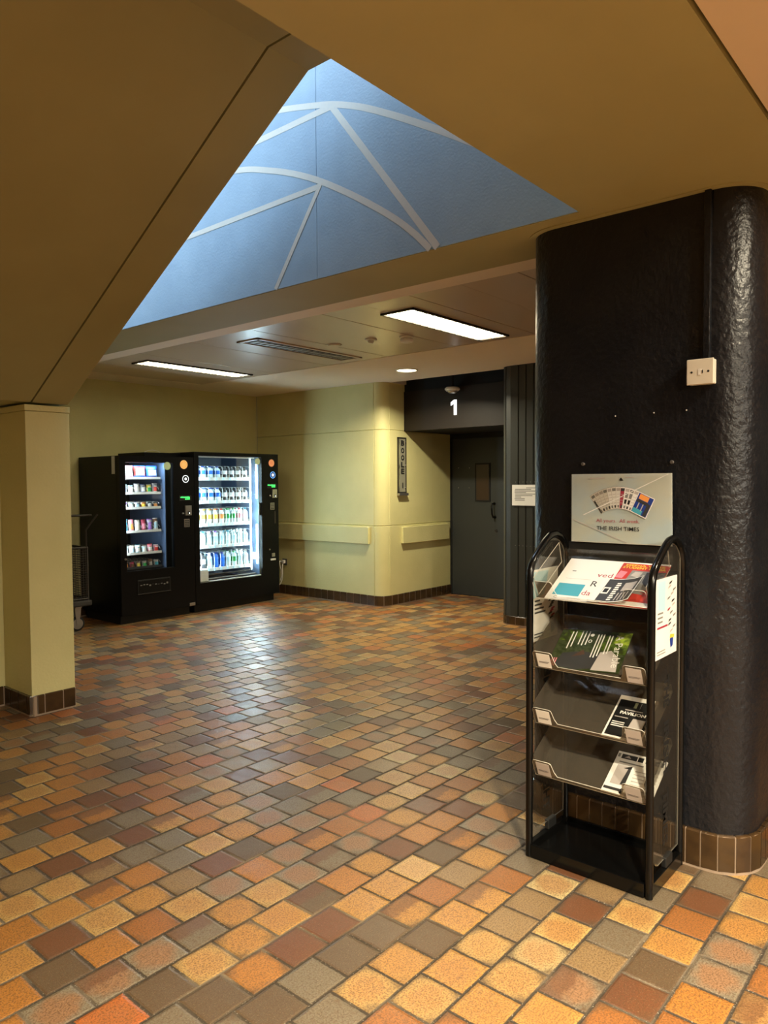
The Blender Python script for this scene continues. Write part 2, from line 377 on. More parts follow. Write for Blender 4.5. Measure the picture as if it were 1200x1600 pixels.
# ------------------------------------------------------------------ the room
XM, YB, ZC = 6.78, 8.10, 2.73
fl = MB(); fl.box((-3, -8.0, -0.08), (9.2, 9.0, 0.0), M_floor); struct(fl.build('floor'))

def notch(px, py, dx, dy, w=0.006, d=0.010):      # three points making a V joint
    return [(px - dx * w, py - dy * w, 0.0), (px, py, d), (px + dx * w, py + dy * w, 0.0)]
ZR = [(0, 0), (0.982, 0), (0.988, 0.010), (0.994, 0), (2.152, 0), (2.158, 0.010), (2.164, 0), (ZC + 0.35, 0)]
# back-left wall (behind the machines), plain
mb = MB(); path_wall(mb, [(6.786, YB, 0), (2.0, YB, 0), (-3.0, YB, 0)][::-1][::-1], [(0, 0), (ZC + 0.35, 0)], M_cream)
struct(mb.build('wall_back'))
# wall right of the machines, round the curved corner and into the door recess.
p = [(8.2, 5.78, 0)] + notch(6.915, 5.78, -1, 0) + [(x, y, 0) for x, y, _ in arc(6.915, 5.915, 0.135, 270, 180, 10)][1:-1] + notch(6.78, 5.915, 0, 1) + [(6.78, 8.088, 0), (6.79, 8.1, 0)]
P_w2 = [(8.2, 5.78, 0), (6.915, 5.78, 0)] + arc(6.915, 5.915, 0.135, 270, 180, 10)[1:] + [(6.78, 8.1, 0)]
mb = MB(); path_wall(mb, p, ZR, M_cream); struct(mb.build('wall_centre', smooth=True))
skirting('baseboard_centre', P_w2, 0.115, 0.13, 0.014)
skirting('baseboard_back', [(6.78, YB, 0), (-3.0, YB, 0)], 0.155, 0.13, 0.014)
# ribbed dark boards at the right of the door
rp = []
y = 0.2
while y < 3.97:
    rp += notch(6.78, y, 0, 1, 0.008, 0.014); y += 0.0885
rp = [(6.78, -3.4, 0)] + rp
rp += [(6.78, 4.01, 0)] + notch(6.795, 4.075, 0.25, 0.97, 0.006, 0.012) + [(6.83, 4.122, 0), (6.88, 4.152, 0), (6.93, 4.16, 0), (8.3, 4.16, 0)]
rp = [(x, y_, o) for x, y_, o in rp]
mb = MB(); path_wall(mb, rp[:], [(0.10, 0), (ZC, 0)], M_ribs)
rivet = [(6.779, 3.93 - 0.0885 * 0.5 * k, z) for k in range(0, 12) for z in (1.515, 0.85)]
for x, y_, z in rivet: mb.lathe((6.781, y_ + 0.02, z), (-1, 0, 0), [(0.004, 0), (0.003, 0.003)], M_steel, 6)
struct(mb.build('wall_ribbed'))
skirting('baseboard_ribbed', [(6.78, 0.5, 0), (6.78, 4.01, 0)] + [(x, y_, 0) for x, y_, _ in arc(6.93, 4.01, 0.15, 180, 90, 6)][1:] + [(8.2, 4.16, 0)], 0.115, 0.10, 0.004)
# door recess: lintel, dark void above, soffit
mb = MB(); mb.box((7.2, 4.10, 2.155), (7.34, 5.779, 2.64), M_lintel); struct(mb.build('trim_1'))
mb = MB(); mb.box((7.215, 3.9, 2.641), (7.34, 5.779, 3.02), M_void); mb.box((6.931, 3.9, 2.90), (7.34, 5.9, 2.94), M_void); mb.box((6.90, 3.9, 2.735), (6.929, 5.77, 2.90), M_void); mb.box((7.341, 4.1, 2.158), (8.3, 5.779, 2.20), M_void)
mb.box((6.78, 0.0, ZC + 0.001), (6.90, 4.0, 3.0), M_void)
struct(mb.build('ceiling_recess'))
# door wall and door
mb = MB(); mb.box((8.215, 4.1, 0), (8.32, 4.72, 2.2), M_door); mb.box((8.215, 4.1, 2.10), (8.32, 5.79, 2.2), M_void); struct(mb.build('wall_door'))
door = struct(MB().box((8.2, 4.78, 0.006), (8.245, 5.755, 2.095), M_door).build('door_1', origin=(8.2, 5.27, 0), bevel=0.003))
mb = MB(); mb.box((8.19, 5.755, 0), (8.26, 5.779, 2.155), M_void); mb.box((8.19, 4.72, 0), (8.26, 4.78, 2.155), M_door); mb.box((8.19, 4.78, 2.098), (8.26, 5.755, 2.155), M_void); mb.build('door_frame', door)
mb = MB(); mb.box((8.192, 5.145, 1.26), (8.1995, 5.38, 1.765), M_void); mb.box((8.190, 5.165, 1.28), (8.1915, 5.36, 1.745), mat('brown_vision_panel', (0.04, 0.022, 0.013), 0.3)); mb.build('vision_panel', door)
mb = MB(); hp = [(8.198, 5.09, 1.235), (8.15, 5.09, 1.235), (8.13, 5.088, 1.20), (8.13, 5.08, 1.10), (8.15, 5.078, 1.06), (8.198, 5.078, 1.06)]
mb.tube(hp, 0.011, M_black, 10); mb.lathe((8.199, 5.09, 1.235), (-1, 0, 0), [(0.022, 0), (0.02, 0.006)], M_black, 14); mb.lathe((8.199, 5.078, 1.06), (-1, 0, 0), [(0.022, 0), (0.02, 0.006)], M_black, 14); mb.build('door_handle', door, smooth=True)
mb = MB(); mb.lathe((8.199, 5.06, 0.885), (-1, 0, 0), [(0.022, 0), (0.02, 0.006), (0.008, 0.007)], M_gunmetal, 14); mb.build('door_lock', door)
for y_, z in ((5.646, 1.707), (5.647, 1.441), (5.472, 1.704), (5.475, 1.44)):
    MB().lathe((8.199, y_, z), (-1, 0, 0), [(0.007, 0), (0.006, 0.004)], M_steel, 8).build('door_screw', door)
# pillar at the left with the wall under the stair
mb = MB(); mb.box((2.142, 4.845, 0), (2.435, 5.252, 1.995), M_cream); mb.box((2.138, 4.841, 1.997), (2.440, 5.26, 2.036), M_cream); struct(mb.build('wall_pillar', bevel=0.004))
mb = MB(); mb.box((-3.0, 5.252, 0), (2.20, 5.40, 2.05), M_cream); struct(mb.build('wall_left'))
skirting('baseboard_pillar', [(-3.0, 5.252, 0), (2.142, 5.252, 0), (2.142, 4.845, 0), (2.435, 4.845, 0), (2.435, 5.252, 0)][::-1], 0.125, 0.135, 0.014)
# stair soffit: horizontal landing, then the sloping flight, in two runs with a joint between them
def flight(x0, x1, name, inset=0.0):
    prof = [(0.9, 3.415 + inset), (2.505, 3.415 + inset), (4.852, 2.052 + inset), (5.30, 2.052 + inset), (5.30, 2.45), (2.62, 4.0), (0.9, 4.0)]
    mb = MB(); mb.prism([(x0, y_, z) for y_, z in prof], (x1 - x0, 0, 0), M_soffit); return struct(mb.build(name))
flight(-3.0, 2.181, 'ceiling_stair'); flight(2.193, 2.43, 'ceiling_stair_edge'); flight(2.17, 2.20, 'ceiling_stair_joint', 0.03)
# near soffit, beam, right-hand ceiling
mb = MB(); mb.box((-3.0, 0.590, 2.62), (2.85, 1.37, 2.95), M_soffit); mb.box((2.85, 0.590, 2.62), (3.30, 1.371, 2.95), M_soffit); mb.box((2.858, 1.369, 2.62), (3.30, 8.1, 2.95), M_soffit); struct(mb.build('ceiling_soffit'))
mb = MB(); mb.box((-3.0, -8.0, 2.622), (9.0, 0.578, 2.9), mat('pale_ceiling_paint', (0.68, 0.57, 0.42), 0.7))
for lx, ly in ((2.68, 0.04), (0.7, -0.3), (0.4, -2.4)): mb.lathe((lx, ly, 2.622), (0, 0, -1), [(0.12, 0), (0.12, 0.004), (0.105, 0.008), (0.10, 0.003)], M_white, 28); mb.lathe((lx, ly, 2.621), (0, 0, -1), [(0.10, 0), (0.099, 0.002)], M_spot, 28)  # middle fitting is made up to hold the added floor fill lamp
mb.box((1.33, -5.27, 2.60), (1.87, -4.73, 2.622), M_white); struct(mb.build('ceiling_right'))
mb = MB(); mb.box((-3.0, 0.575, 2.65), (3.30, 0.595, 2.9), M_void); struct(mb.build('trim_2'))
# mural wall: blue panels with a seam and painted white lines
mb = MB(); s_ = 2.886
mb.box((2.852, 1.372, 2.6225), (2.98, s_ - 0.0015, 6.5), M_blue); mb.box((2.852, s_ + 0.0015, 2.6225), (2.98, 8.1, 6.5), M_blue); mb.box((2.86, s_ - 0.01, 2.63), (2.97, s_ + 0.01, 6.4), M_blackm)
def ribbon(pts, w, m, e):
    P = [Vector(p) for p in pts]
    if len(P) > 2:   # smooth
        Q = []
        for i in range(len(P) - 1):
            a, b, c, d = P[max(i - 1, 0)], P[i], P[i + 1], P[min(i + 2, len(P) - 1)]
            for k in range(6):
                t = k / 6; Q.append(0.5 * ((2 * b) + (c - a) * t + (2 * a - 5 * b + 4 * c - d) * t * t + (3 * b - a - 3 * c + d) * t ** 3))
        P = Q + [P[-1]]
    vs = []
    for i, p in enumerate(P):
        d = (P[min(i + 1, len(P) - 1)] - P[max(i - 1, 0)]).normalized(); n = Vector((-d.y, d.x)) * (w / 2)
        vs += [(2.852 - e, p.x + n.x, p.y + n.y), (2.852 - e, p.x - n.x, p.y - n.y)]
    mb.add(vs, [(2 * i, 2 * i + 1, 2 * i + 3, 2 * i + 2) for i in range(len(P) - 1)], m)
ribbon([(4.4, 3.80), (3.9, 3.74), (3.5, 3.67), (3.152, 3.605), (2.952, 3.558), (2.764, 3.507), (2.56, 3.427), (2.358, 3.324), (2.192, 3.231), (2.013, 3.127), (1.70, 2.93), (1.3, 2.63)], 0.032, M_white_paint, 0.0006)
ribbon([(4.6, 3.488), (2.764, 3.499)], 0.034, M_white_paint, 0.0008)
ribbon([(2.764, 3.494), (2.081, 2.624)], 0.036, M_white_paint, 0.0010)
ribbon([(4.6, 3.46), (4.1, 3.45), (3.546, 3.379), (3.271, 3.304), (3.048, 3.223), (2.84, 3.126), (2.591, 2.983), (2.361, 2.832), (2.218, 2.717), (2.126, 2.625)], 0.032, M_white_paint, 0.0012)
ribbon([(4.8, 3.09), (2.869, 3.109)], 0.030, M_white_paint, 0.0014)
ribbon([(2.854, 3.12), (3.224, 2.624)], 0.027, M_white_paint, 0.0016)
struct(mb.build('wall_mural'))
# upper shaft walls around the skylight
mb = MB(); mb.box((-0.5, 1.0, 3.99), (-0.4, 8.1, 6.5), M_plaster); mb.box((-0.5, 0.9, 4.02), (2.85, 1.0, 6.5), M_plaster); mb.box((-0.5, 7.2, 2.75), (2.85, 7.3, 6.5), M_plaster)
struct(mb.build('wall_shaft'))
# back ceiling: plaster margins and metal panels
mb = MB(); mb.box((3.30, 0.58, ZC), (3.80, 8.1, 2.9), M_plaster); mb.box((5.50, 0.58, ZC), (6.93, 8.1, 2.9), M_plaster); mb.box((3.80, 7.62, ZC), (5.50, 8.1, 2.9), M_plaster)
mb.box((-3, 5.3, 2.75), (3.3, 8.1, 2.9), M_plaster); mb.box((6.93, 5.75, ZC), (8.3, 8.1, 2.9), M_plaster)
struct(mb.build('ceiling_margin'))
mb = MB(); y = 0.60; k = 0
while y < 7.60:
    e = min(y + 0.402, 7.612); mb.box((3.806, y, ZC + 0.002 + 0.0015 * (k % 2)), (5.494, e - 0.004, 2.80), M_panel); y += 0.402; k += 1
mb.box((3.80, 0.58, ZC + 0.03), (5.50, 7.62, 2.85), M_blackm)
struct(mb.build('ceiling', bevel=0.0015))
# black rounded pier at the right
R_ = 0.155
pier = [(4.3, 0.725, 0), (3.12, 0.725, 0)] + arc(3.12, 0.88, R_, 270, 180, 14)[1:] + arc(3.12, 1.535, R_, 180, 90, 14) + [(4.3, 1.69, 0)]
zs = [(0, 0), (2.618, 0)]
mb = MB(); path_wall(mb, pier, zs, M_blackwall); mb.box((4.3, 0.725, 0), (4.34, 1.69, 2.618), M_blackwall); struct(mb.build('wall_pier', smooth=True))
skirting('baseboard_pier', [(4.3, 0.725, 0), (3.12, 0.725, 0)] + arc(3.12, 0.88, R_, 270, 180, 14)[1:] + arc(3.12, 1.535, R_, 180, 90, 14) + [(4.3, 1.69, 0)], 0.0575, 0.152, 0.018, gap=0.004)
# thin paint rim of the soffit round the pier head
mb = MB()
rim = [(4.3, 0.725 - .03, 0), (3.12, 0.725 - .03, 0)] + arc(3.12, 0.88, R_ + .03, 270, 180, 14)[1:] + arc(3.12, 1.535, R_ + .03, 180, 90, 14) + [(4.3, 1.69 + .03, 0)]
mb.prism([(x, y_, 2.6155) for x, y_, _ in rim], (0, 0, 0.0042), M_soffit); struct(mb.build('trim_3'))
# enclosing walls behind the camera
mb = MB(); mb.box((-3.1, -8.0, 0), (-3.0, 5.4, 2.9), M_hall); struct(mb.build('wall_rear'))
mb = MB(); mb.box((-3.0, -8.1, 0), (9.2, -8.0, 2.9), M_hall); struct(mb.build('wall_side'))
mb = MB(); mb.box((8.35, -8.0, 0), (8.45, 4.1, 2.9), M_hall); struct(mb.build('wall_far'))

# ------------------------------------------------------------------ ceiling fittings
def light_fitting(x0, x1, y0, y1, m, label):
    cx, cy = (x0 + x1) / 2, (y0 + y1) / 2; z = ZC + 0.002
    t = thing('ceiling_light', label, 'ceiling light', (cx, cy, z), 'recessed ceiling lights')
    f = MB(); w_ = 0.018
    for a, b in (((x0, y0), (x1, y0 + w_)), ((x0, y1 - w_), (x1, y1)), ((x0, y0), (x0 + w_, y1)), ((x1 - w_, y0), (x1, y1))):
        f.box((*a, z - 0.014), (*b, z), M_gunmetal)
    f.build('frame', t)
    MB().box((x0 + w_, y0 + w_, z - 0.004), (x1 - w_, y1 - w_, z - 0.001), m).build('diffuser', t)
    l = MB(); l.box((x0 + w_, cy - 0.006, z - 0.013), (x1 - w_, cy + 0.006, z - 0.004), M_white)
    n = 14
    for i in range(1, n):
        xx = x0 + (x1 - x0) * i / n; l.box((xx - 0.002, y0 + w_, z - 0.012), (xx + 0.002, y1 - w_, z - 0.004), M_white)
    l.build('louvre', t)
light_fitting(4.075, 5.365, 3.185, 3.485, M_lamp, 'bright rectangular louvred ceiling light nearest the black pier')
light_fitting(4.055, 5.375, 6.47, 6.76, M_lamp2, 'dimmer yellowish ceiling light above the vending machines')
# vent
x0, x1, y0, y1, z = 4.06, 5.365, 4.82, 5.10, ZC + 0.002
t = thing('air_vent', 'long slotted air grille in the metal ceiling between the two lights', 'vent', (4.71, 4.96, z))
f = MB(); w_ = 0.035
for a, b in (((x0, y0), (x1, y0 + w_)), ((x0, y1 - w_), (x1, y1)), ((x0, y0), (x0 + w_, y1)), ((x1 - w_, y0), (x1, y1))): f.box((*a, z - 0.010), (*b, z), M_panel)
f.build('frame', t, bevel=0.002)
f = MB(); f.box((x0 + w_, y0 + w_, z - 0.003), (x1 - w_, y1 - w_, z - 0.001), M_blackm); f.build('backing', t)
f = MB()
for i in range(16):
    xx = x0 + 0.07 + i * 0.0735; f.box((xx, 4.90, z - 0.009), (xx + 0.050, 5.02, z - 0.003), mat('vent_blade', (0.26, 0.26, 0.24), 0.5))
f.build('slats', t)
def ceil_disc(name, label, cat, x, y_, prof, mats, z=ZC + 0.002):
    t = thing(name, label, cat, (x, y_, z))
    MB().lathe((x, y_, z), (0, 0, -1), prof[0], mats[0], 28).build('base', t, smooth=True)
    MB().lathe((x, y_, z), (0, 0, -1), prof[1], mats[1], 28).build('cover', t, smooth=True)
    return t
ceil_disc('smoke_detector', 'beige ceiling smoke detector beside the bright rectangular light', 'smoke detector', 4.85, 3.86, ([(0.062, 0), (0.062, 0.012), (0.055, 0.016)], [(0.048, 0.016), (0.055, 0.030), (0.050, 0.048), (0.025, 0.056), (0.002, 0.056)]), (M_white, M_white))
ceil_disc('ceiling_sensor', 'small white dome sensor left of the smoke detector', 'sensor', 4.735, 4.155, ([(0.050, 0), (0.050, 0.008), (0.044, 0.012)], [(0.024, 0.012), (0.024, 0.028), (0.016, 0.038), (0.002, 0.040)]), (M_white, M_white))
ceil_disc('blank_ceiling_plate', 'flat round cover plate in the metal ceiling beside the air grille', 'cover plate', 4.716, 4.566, ([(0.066, 0), (0.066, 0.006)], [(0.058, 0.006), (0.055, 0.012), (0.002, 0.013)]), (M_white, M_panel))
def downlight(x, y_, z, label):
    t = thing('downlight', label, 'downlight', (x, y_, z), None)
    MB().lathe((x, y_, z), (0, 0, -1), [(0.125, 0), (0.125, 0.004), (0.112, 0.010), (0.104, 0.006), (0.102, 0.002)], M_white, 36).build('trim_ring', t, smooth=True)
    MB().lathe((x, y_, z), (0, 0, -1), [(0.101, 0.0005), (0.100, 0.003)], M_spot, 36).build('diffuser', t)
downlight(6.28, 5.0, ZC - 0.0005, 'round glowing downlight in the plaster ceiling in front of the door recess')
t = thing('recess_detector', 'white domed detector hanging in front of the dark lintel above the number one', 'smoke detector', (7.1, 4.975, 2.90))
MB().lathe((7.1, 4.975, 2.90), (0, 0, -1), [(0.02, 0), (0.02, 0.285)], M_void, 12).build('stem', t)
MB().lathe((7.1, 4.975, 2.62), (0, 0, -1), [(0.07, 0), (0.088, 0.015), (0.088, 0.028), (0.070, 0.045)], M_white, 32).build('base', t, smooth=True)
MB().lathe((7.1, 4.975, 2.62), (0, 0, -1), [(0.062, 0.045), (0.05, 0.062), (0.03, 0.070), (0.002, 0.071)], M_steel, 32).build('cover', t, smooth=True)

# ------------------------------------------------------------------ wall fittings
def crash_rail(a, b, label, along):
    mb = MB(); mb.box(a, b, M_cream); o = mb.build('crash_rail', origin=a, bevel=0.004); return tag(o, label, 'wall rail', 'cream crash rails on the pale walls')
crash_rail((6.742, 5.985, 0.762), (6.7795, 7.95, 0.972), 'long cream wall rail beside the right-hand vending machine', 1)
crash_rail((7.13, 5.742, 0.755), (8.12, 5.7795, 0.960), 'short cream wall rail in the recess beside the dark door', 0)
# vertical lecture room sign
t = thing('room_sign', 'narrow vertical sign plate with stacked dark letters on the pale wall corner', 'sign', (7.142, 5.779, 1.36))
f = MB(); x0, x1 = 7.062, 7.222
for a, b in (((x0, 1.385), (x0 + 0.012, 2.075)), ((x1 - 0.012, 1.385), (x1, 2.075)), ((x0, 2.062), (x1, 2.075)), ((x0, 1.385), (x1, 1.40))): f.box((a[0], 5.758, a[1]), (b[0], 5.779, b[1]), M_gunmetal)
f.box((x0 - 0.008, 5.735, 1.355), (x1 + 0.012, 5.779, 1.385), M_steel); f.build('frame', t)
f = MB(); f.box((x0 + 0.035, 5.766, 1.40), (x1 - 0.012, 5.772, 2.06), mat('sign_plate_grey', (0.26, 0.25, 0.18), 0.3)); f.build('plate', t)
for z in (1.45, 1.73, 2.02):
    for xx in (x0 + 0.018, x1 - 0.02): MB().lathe((xx, 5.764, z), (0, -1, 0), [(0.009, 0), (0.007, 0.008)], M_steel, 8).build('screw', t)
f = MB(); sh = Sheet(f, (x0 + 0.035, 5.765, 1.40), (1, 0, 0), (0, 0, 1), 0.113, 0.66)
for ch, zz in zip('BOOLEI', (0.915, 0.775, 0.64, 0.51, 0.385, 0.12)):
    if ch == 'I': f.build('lettering', t); f = MB(); sh.mb = f
    sh.text(ch, 0.5, zz, 0.070, M_ink, width=0.066 if ch != 'I' else 0.018, bold=0.05)
f.build('lettering', t)
# number one on the lintel
f = MB(); sh = Sheet(f, (7.1985, 5.20, 2.28), (0, -1, 0), (0, 0, 1), 0.36, 0.25)
f2 = MB(); Z0, Z1 = 2.308, 2.486
yc = 5.018
f2.box((7.192, yc - 0.036, Z0), (7.1995, yc + 0.002, Z1), M_number)
f2.prism([(7.192, yc + 0.002, Z1), (7.192, yc + 0.002, Z1 - 0.045), (7.192, yc + 0.046, Z1 - 0.066), (7.192, yc + 0.046, Z1 - 0.028)], (0.0075, 0, 0), M_number)
tag(f2.build('number_sign', origin=(7.1995, yc, Z0)), 'white numeral one fixed to the dark lintel above the door', 'sign')
# notice on the ribbed boards
f = MB(); sh = Sheet(f, (6.771, 3.985, 1.27), (0, -1, 0), (0, 0, 1), 0.30, 0.215).base(M_paper)
r = random.Random(3)
for i, (a, b) in enumerate([(0.55, 0.95), (0.12, 0.75), (0.10, 0.90), (0.10, 0.55), (0.12, 0.96), (0.12, 0.80), (0.12, 0.36), (0.10, 0.50), (0.12, 0.50)]):
    sh.rect(a, 0.84 - i * 0.075, b, 0.875 - i * 0.075, M_grey)
tag(f.build('notice', origin=(6.775, 3.84, 1.27)), 'white printed notice fixed to the dark ribbed boards beside the black pier', 'notice')
# switch box and trunking on the pier
t = thing('switch_box', 'ivory square switch box on the black pier, at the foot of its cable trunking', 'switch', (2.965, 0.907, 1.885))
MB().box((2.930, 0.860, 1.886), (2.966, 0.955, 1.979), M_ivory).build('back_box', t, bevel=0.004)
MB().box((2.9235, 0.858, 1.884), (2.9305, 0.957, 1.981), M_ivory).build('face_plate', t, bevel=0.003)
for y_ in (0.877, 0.938): MB().lathe((2.9233, y_, 1.932), (-1, 0, 0), [(0.0045, 0), (0.003, 0.001)], M_ink, 10).build('screw', t)
MB().box((2.9222, 0.902, 1.920), (2.9235, 0.914, 1.943), M_white).build('rocker', t)
MB().box((2.921, 0.8965, 1.926), (2.9235, 0.8985, 1.938), M_ink).build('indicator', t)
mb = MB(); mb.box((2.945, 0.880, 1.9815), (2.968, 0.905, 2.6155), M_blackwall)
tag(mb.build('cable_trunking', origin=(2.96, 0.89, 1.98), bevel=0.003), 'slim black cable trunking rising from the ivory switch box up the pier', 'trunking')
for (y_, z), lb in zip([(1.256, 1.789), (1.096, 1.792), (0.969, 1.794)], ['left of the three in a row', 'middle of the three in a row', 'right of the three, below the switch box']):
    tag(MB().lathe((2.966, y_, z), (-1, 0, 0), [(0.0035, 0), (0.002, 0.004)], M_white, 8).build('wall_pin', origin=(2.966, y_, z)), 'tiny white pin in the black pier, ' + lb, 'pin', 'tiny pins in the black pier')
for (y_, z), lb in zip([(1.393, 1.593), (1.019, 1.593)], ['left corner', 'right corner']):
    tag(MB().lathe((2.966, y_, z), (-1, 0, 0), [(0.005, 0), (0.005, 0.012), (0.008, 0.013), (0.006, 0.018)], M_steel, 10).build('wall_screw', origin=(2.966, y_, z)), 'steel screw in the black pier above the newspaper poster at its ' + lb, 'screw', 'screws above the poster')

# ------------------------------------------------------------------ leaflet rack
rack = thing('leaflet_rack', 'black tubular leaflet rack with acrylic trays standing against the black pier', 'display rack', (2.775, 1.215, 0))
YL, YR = 1.459, 0.970
prof = [(2.618, 0.004), (2.618, 0.6), (2.618, 1.12), (2.622, 1.160), (2.636, 1.190), (2.660, 1.213), (2.700, 1.242), (2.752, 1.277), (2.790, 1.295), (2.830, 1.301), (2.872, 1.291), (2.905, 1.267), (2.926, 1.236), (2.935, 1.195), (2.935, 1.12), (2.935, 0.6), (2.935, 0.004)]
for y_, lb in ((YL, 'side_frame'), (YR, 'side_frame')):
    MB().tube([(x, y_, z) for x, z in prof], 0.0145, M_black, 14).build(lb, rack, smooth=True)
mb = MB(); mb.box((2.605, 0.984, 0.004), (2.618, 1.445, 0.056), M_black); mb.box((2.93, 0.984, 0.004), (2.943, 1.445, 0.056), M_black)
for y_ in (YL, YR): mb.box((2.618, y_ - 0.012, 0.004), (2.935, y_ + 0.012, 0.056), M_black)
mb.box((2.618, 0.98, 0.030), (2.935, 1.449, 0.036), M_black); mb.build('base', rack, bevel=0.002)
mb = MB(); mb.box((2.928, 0.984, 1.165), (2.942, 1.445, 1.262), M_blackm); mb.build('header_panel', rack, bevel=0.002)
side = [(2.640, 0.16), (2.650, 0.125), (2.675, 0.10), (2.70, 0.09), (2.915, 0.09), (2.915, 1.22), (2.90, 1.245), (2.865, 1.272), (2.83, 1.282), (2.80, 1.278), (2.76, 1.262), (2.70, 1.222), (2.655, 1.19), (2.640, 1.16)]
for y_, up, sgn in ((YL, 1, 1), (YR, -1, -1)):
    pn = MB(); pn.prism([(x, y_ - 0.002, z) for x, z in side], (0, 0.004, 0), M_clear, M_pedge); pn = pn.build('side_panel', rack)
    f = MB()
    yy = y_ + sgn * 0.003
    if sgn < 0: sh = Sheet(f, (2.735, yy, 0.80), (0, 0, -1), (1, 0, 0), 0.66, 0.07)
    else: sh = Sheet(f, (2.735, yy, 0.13), (0, 0, 1), (1, 0, 0), 0.66, 0.07)
    for wd, uc, ww in (('THE', 0.105, 0.118), ('IRISH', 0.425, 0.20), ('TIMES', 0.83, 0.215)):
        f = MB(); sh.mb = f; sh.text(wd, uc, 0.5, 0.055, M_ink, width=ww, bold=0.035); f.build('lettering', pn)
    # poster card on the outside of the panel
    f = MB()
    if sgn < 0: sh = Sheet(f, (2.645, YR - 0.006, 0.868), (1, 0, 0), (0, 0, 1), 0.218, 0.293)
    else: sh = Sheet(f, (2.863, YL + 0.006, 0.868), (-1, 0, 0), (0, 0, 1), 0.218, 0.293)
    sh.base(M_paper, 0.003)
    for side_ in (0,):
        sh.poly([(0.10, 0.62), (0.42, 0.58), (0.45, 0.97), (0.08, 0.97)], M_lblue)
        sh.lines(0.08, 0.56, 0.42, 3, 0.055, 0.022, M_grey, 0.4, 5); sh.rect(0.06, 0.38, 0.55, 0.405, M_crimson)
        sh.poly([(0.66, 0.20), (0.84, 0.23), (0.80, 0.10), (0.70, 0.08)], M_navy); sh.poly([(0.68, 0.26), (0.88, 0.24), (0.86, 0.20), (0.66, 0.21)], M_yellow)
        rr = random.Random(9)
        for i in range(14):
            u_, v_ = 0.66 + 0.14 * math.sin(i * 1.9), 0.28 + i * 0.048
            sh.poly([(u_, v_), (u_ + 0.12, v_ + 0.02), (u_ + 0.15, v_ + 0.045), (u_ + 0.02, v_ + 0.03)], rr.choice([M_card, M_grey, M_dgrey, M_card, M_grey, M_crimson]))
        sh.lines(0.05, 0.09, 0.45, 2, 0.035, 0.010, M_grey, 0.2, 4)
    if sgn > 0:   # the card shows its print through the clear panel as well
        sh2 = Sheet(f, (2.645, YL + 0.0028, 0.868), (1, 0, 0), (0, 0, 1), 0.218, 0.293).base(M_paper, 0.0008)
        sh2.poly([(0.03, 0.60), (0.45, 0.64), (0.62, 0.97), (0.04, 0.97)], M_lblue)
        for i, s_t in enumerate(('Don\u2019t', 'be too', 'this May', 'tomorrow')): sh2.rect(0.08, 0.55 - i * 0.055, 0.08 + 0.07 * (3 + i), 0.575 - i * 0.055, M_dgrey)
        sh2.poly([(0.70, 0.22), (0.88, 0.24), (0.86, 0.08), (0.72, 0.06)], M_ink)
        rr = random.Random(4)
        for i in range(9):
            u_, v_ = 0.66 + 0.06 * math.sin(i * 2.1), 0.26 + i * 0.032
            sh2.poly([(u_, v_), (u_ + 0.16, v_ + 0.02), (u_ + 0.14, v_ + 0.045), (u_ + 0.02, v_ + 0.03)], rr.choice([M_ink, M_dgrey, M_red, M_crimson, M_ink]))
        sh2.lines(0.06, 0.09, 0.5, 2, 0.04, 0.016, M_dgrey, 0.2, 2)
    f.build('side_poster', pn)
    MB().box((2.765, y_ - 0.010, 0.056), (2.835, y_ + 0.010, 0.096), M_blackm).build('panel_clip', rack, bevel=0.004)
# trays
TY0, TY1 = 0.988, 1.442; XF, XBK = 2.640, 2.900
LA = math.radians(24); LD = Vector((-math.sin(LA), 0, math.cos(LA)))
def tray(zf, zb, m, name='tray'):
    root = MB(); t_ = 0.003
    a = Vector((XF, 0, zf)); b = Vector((XBK, 0, zb)); d = (b - a).normalized(); n = Vector((-d.z, 0, d.x)); Ln = (b - a).length
    root.obox(a + Vector((0, TY0, 0)), d * Ln, (0, TY1 - TY0, 0), n * -t_, m)
    root.obox(b + Vector((0, TY0, 0)), n * 0.035, (0, TY1 - TY0, 0), d * -t_, m)
    tr = root.build(name, rack)
    # front lip with a tab at each end
    wT, hT, hL, rc = 0.085, 0.078, 0.016, 0.012
    def prof2(sg):
        out = []
        Y0, Y1 = TY0, TY1
        pts = [(Y0, 0), (Y1, 0), (Y1, hT - rc)] + [(Y1 - rc + rc * math.cos(q), hT - rc + rc * math.sin(q)) for q in (PI / 6, PI / 3, PI / 2)]
        pts += [(Y1 - wT + rc, hT), (Y1 - wT + 0.003, hT - 0.005), (Y1 - wT - 0.004, hL + 0.02), (Y1 - wT - 0.014, hL)]
        pts += [(Y0 + wT + 0.014, hL), (Y0 + wT + 0.004, hL + 0.02), (Y0 + wT - 0.003, hT - 0.005), (Y0 + wT - rc, hT), (Y0 + rc, hT)] + [(Y0 + rc - rc * math.cos(q), hT - rc + rc * math.sin(q)) for q in (PI / 3, PI / 6, 0)]
        return pts
    P = [a + Vector((0, y_, 0)) + LD * h_ for y_, h_ in prof2(1)]
    lipn = Vector((LD.z, 0, -LD.x))
    MB().prism(P, lipn * -0.003, m, M_edge).build('front_lip', tr)
    for y_ in (TY0, TY1 - 0.003):
        q0 = a + d * 0.02; q1 = a + d * (Ln - 0.05)
        P = [q0, q1, q1 + n * 0.085 + d * 0.02, q0 + n * 0.085 - d * 0.0]
        MB().prism([p + Vector((0, y_, 0)) for p in P], (0, 0.003, 0), m, M_edge if m is M_clear else m).build('end_plate', tr)
    return tr, a, d, n
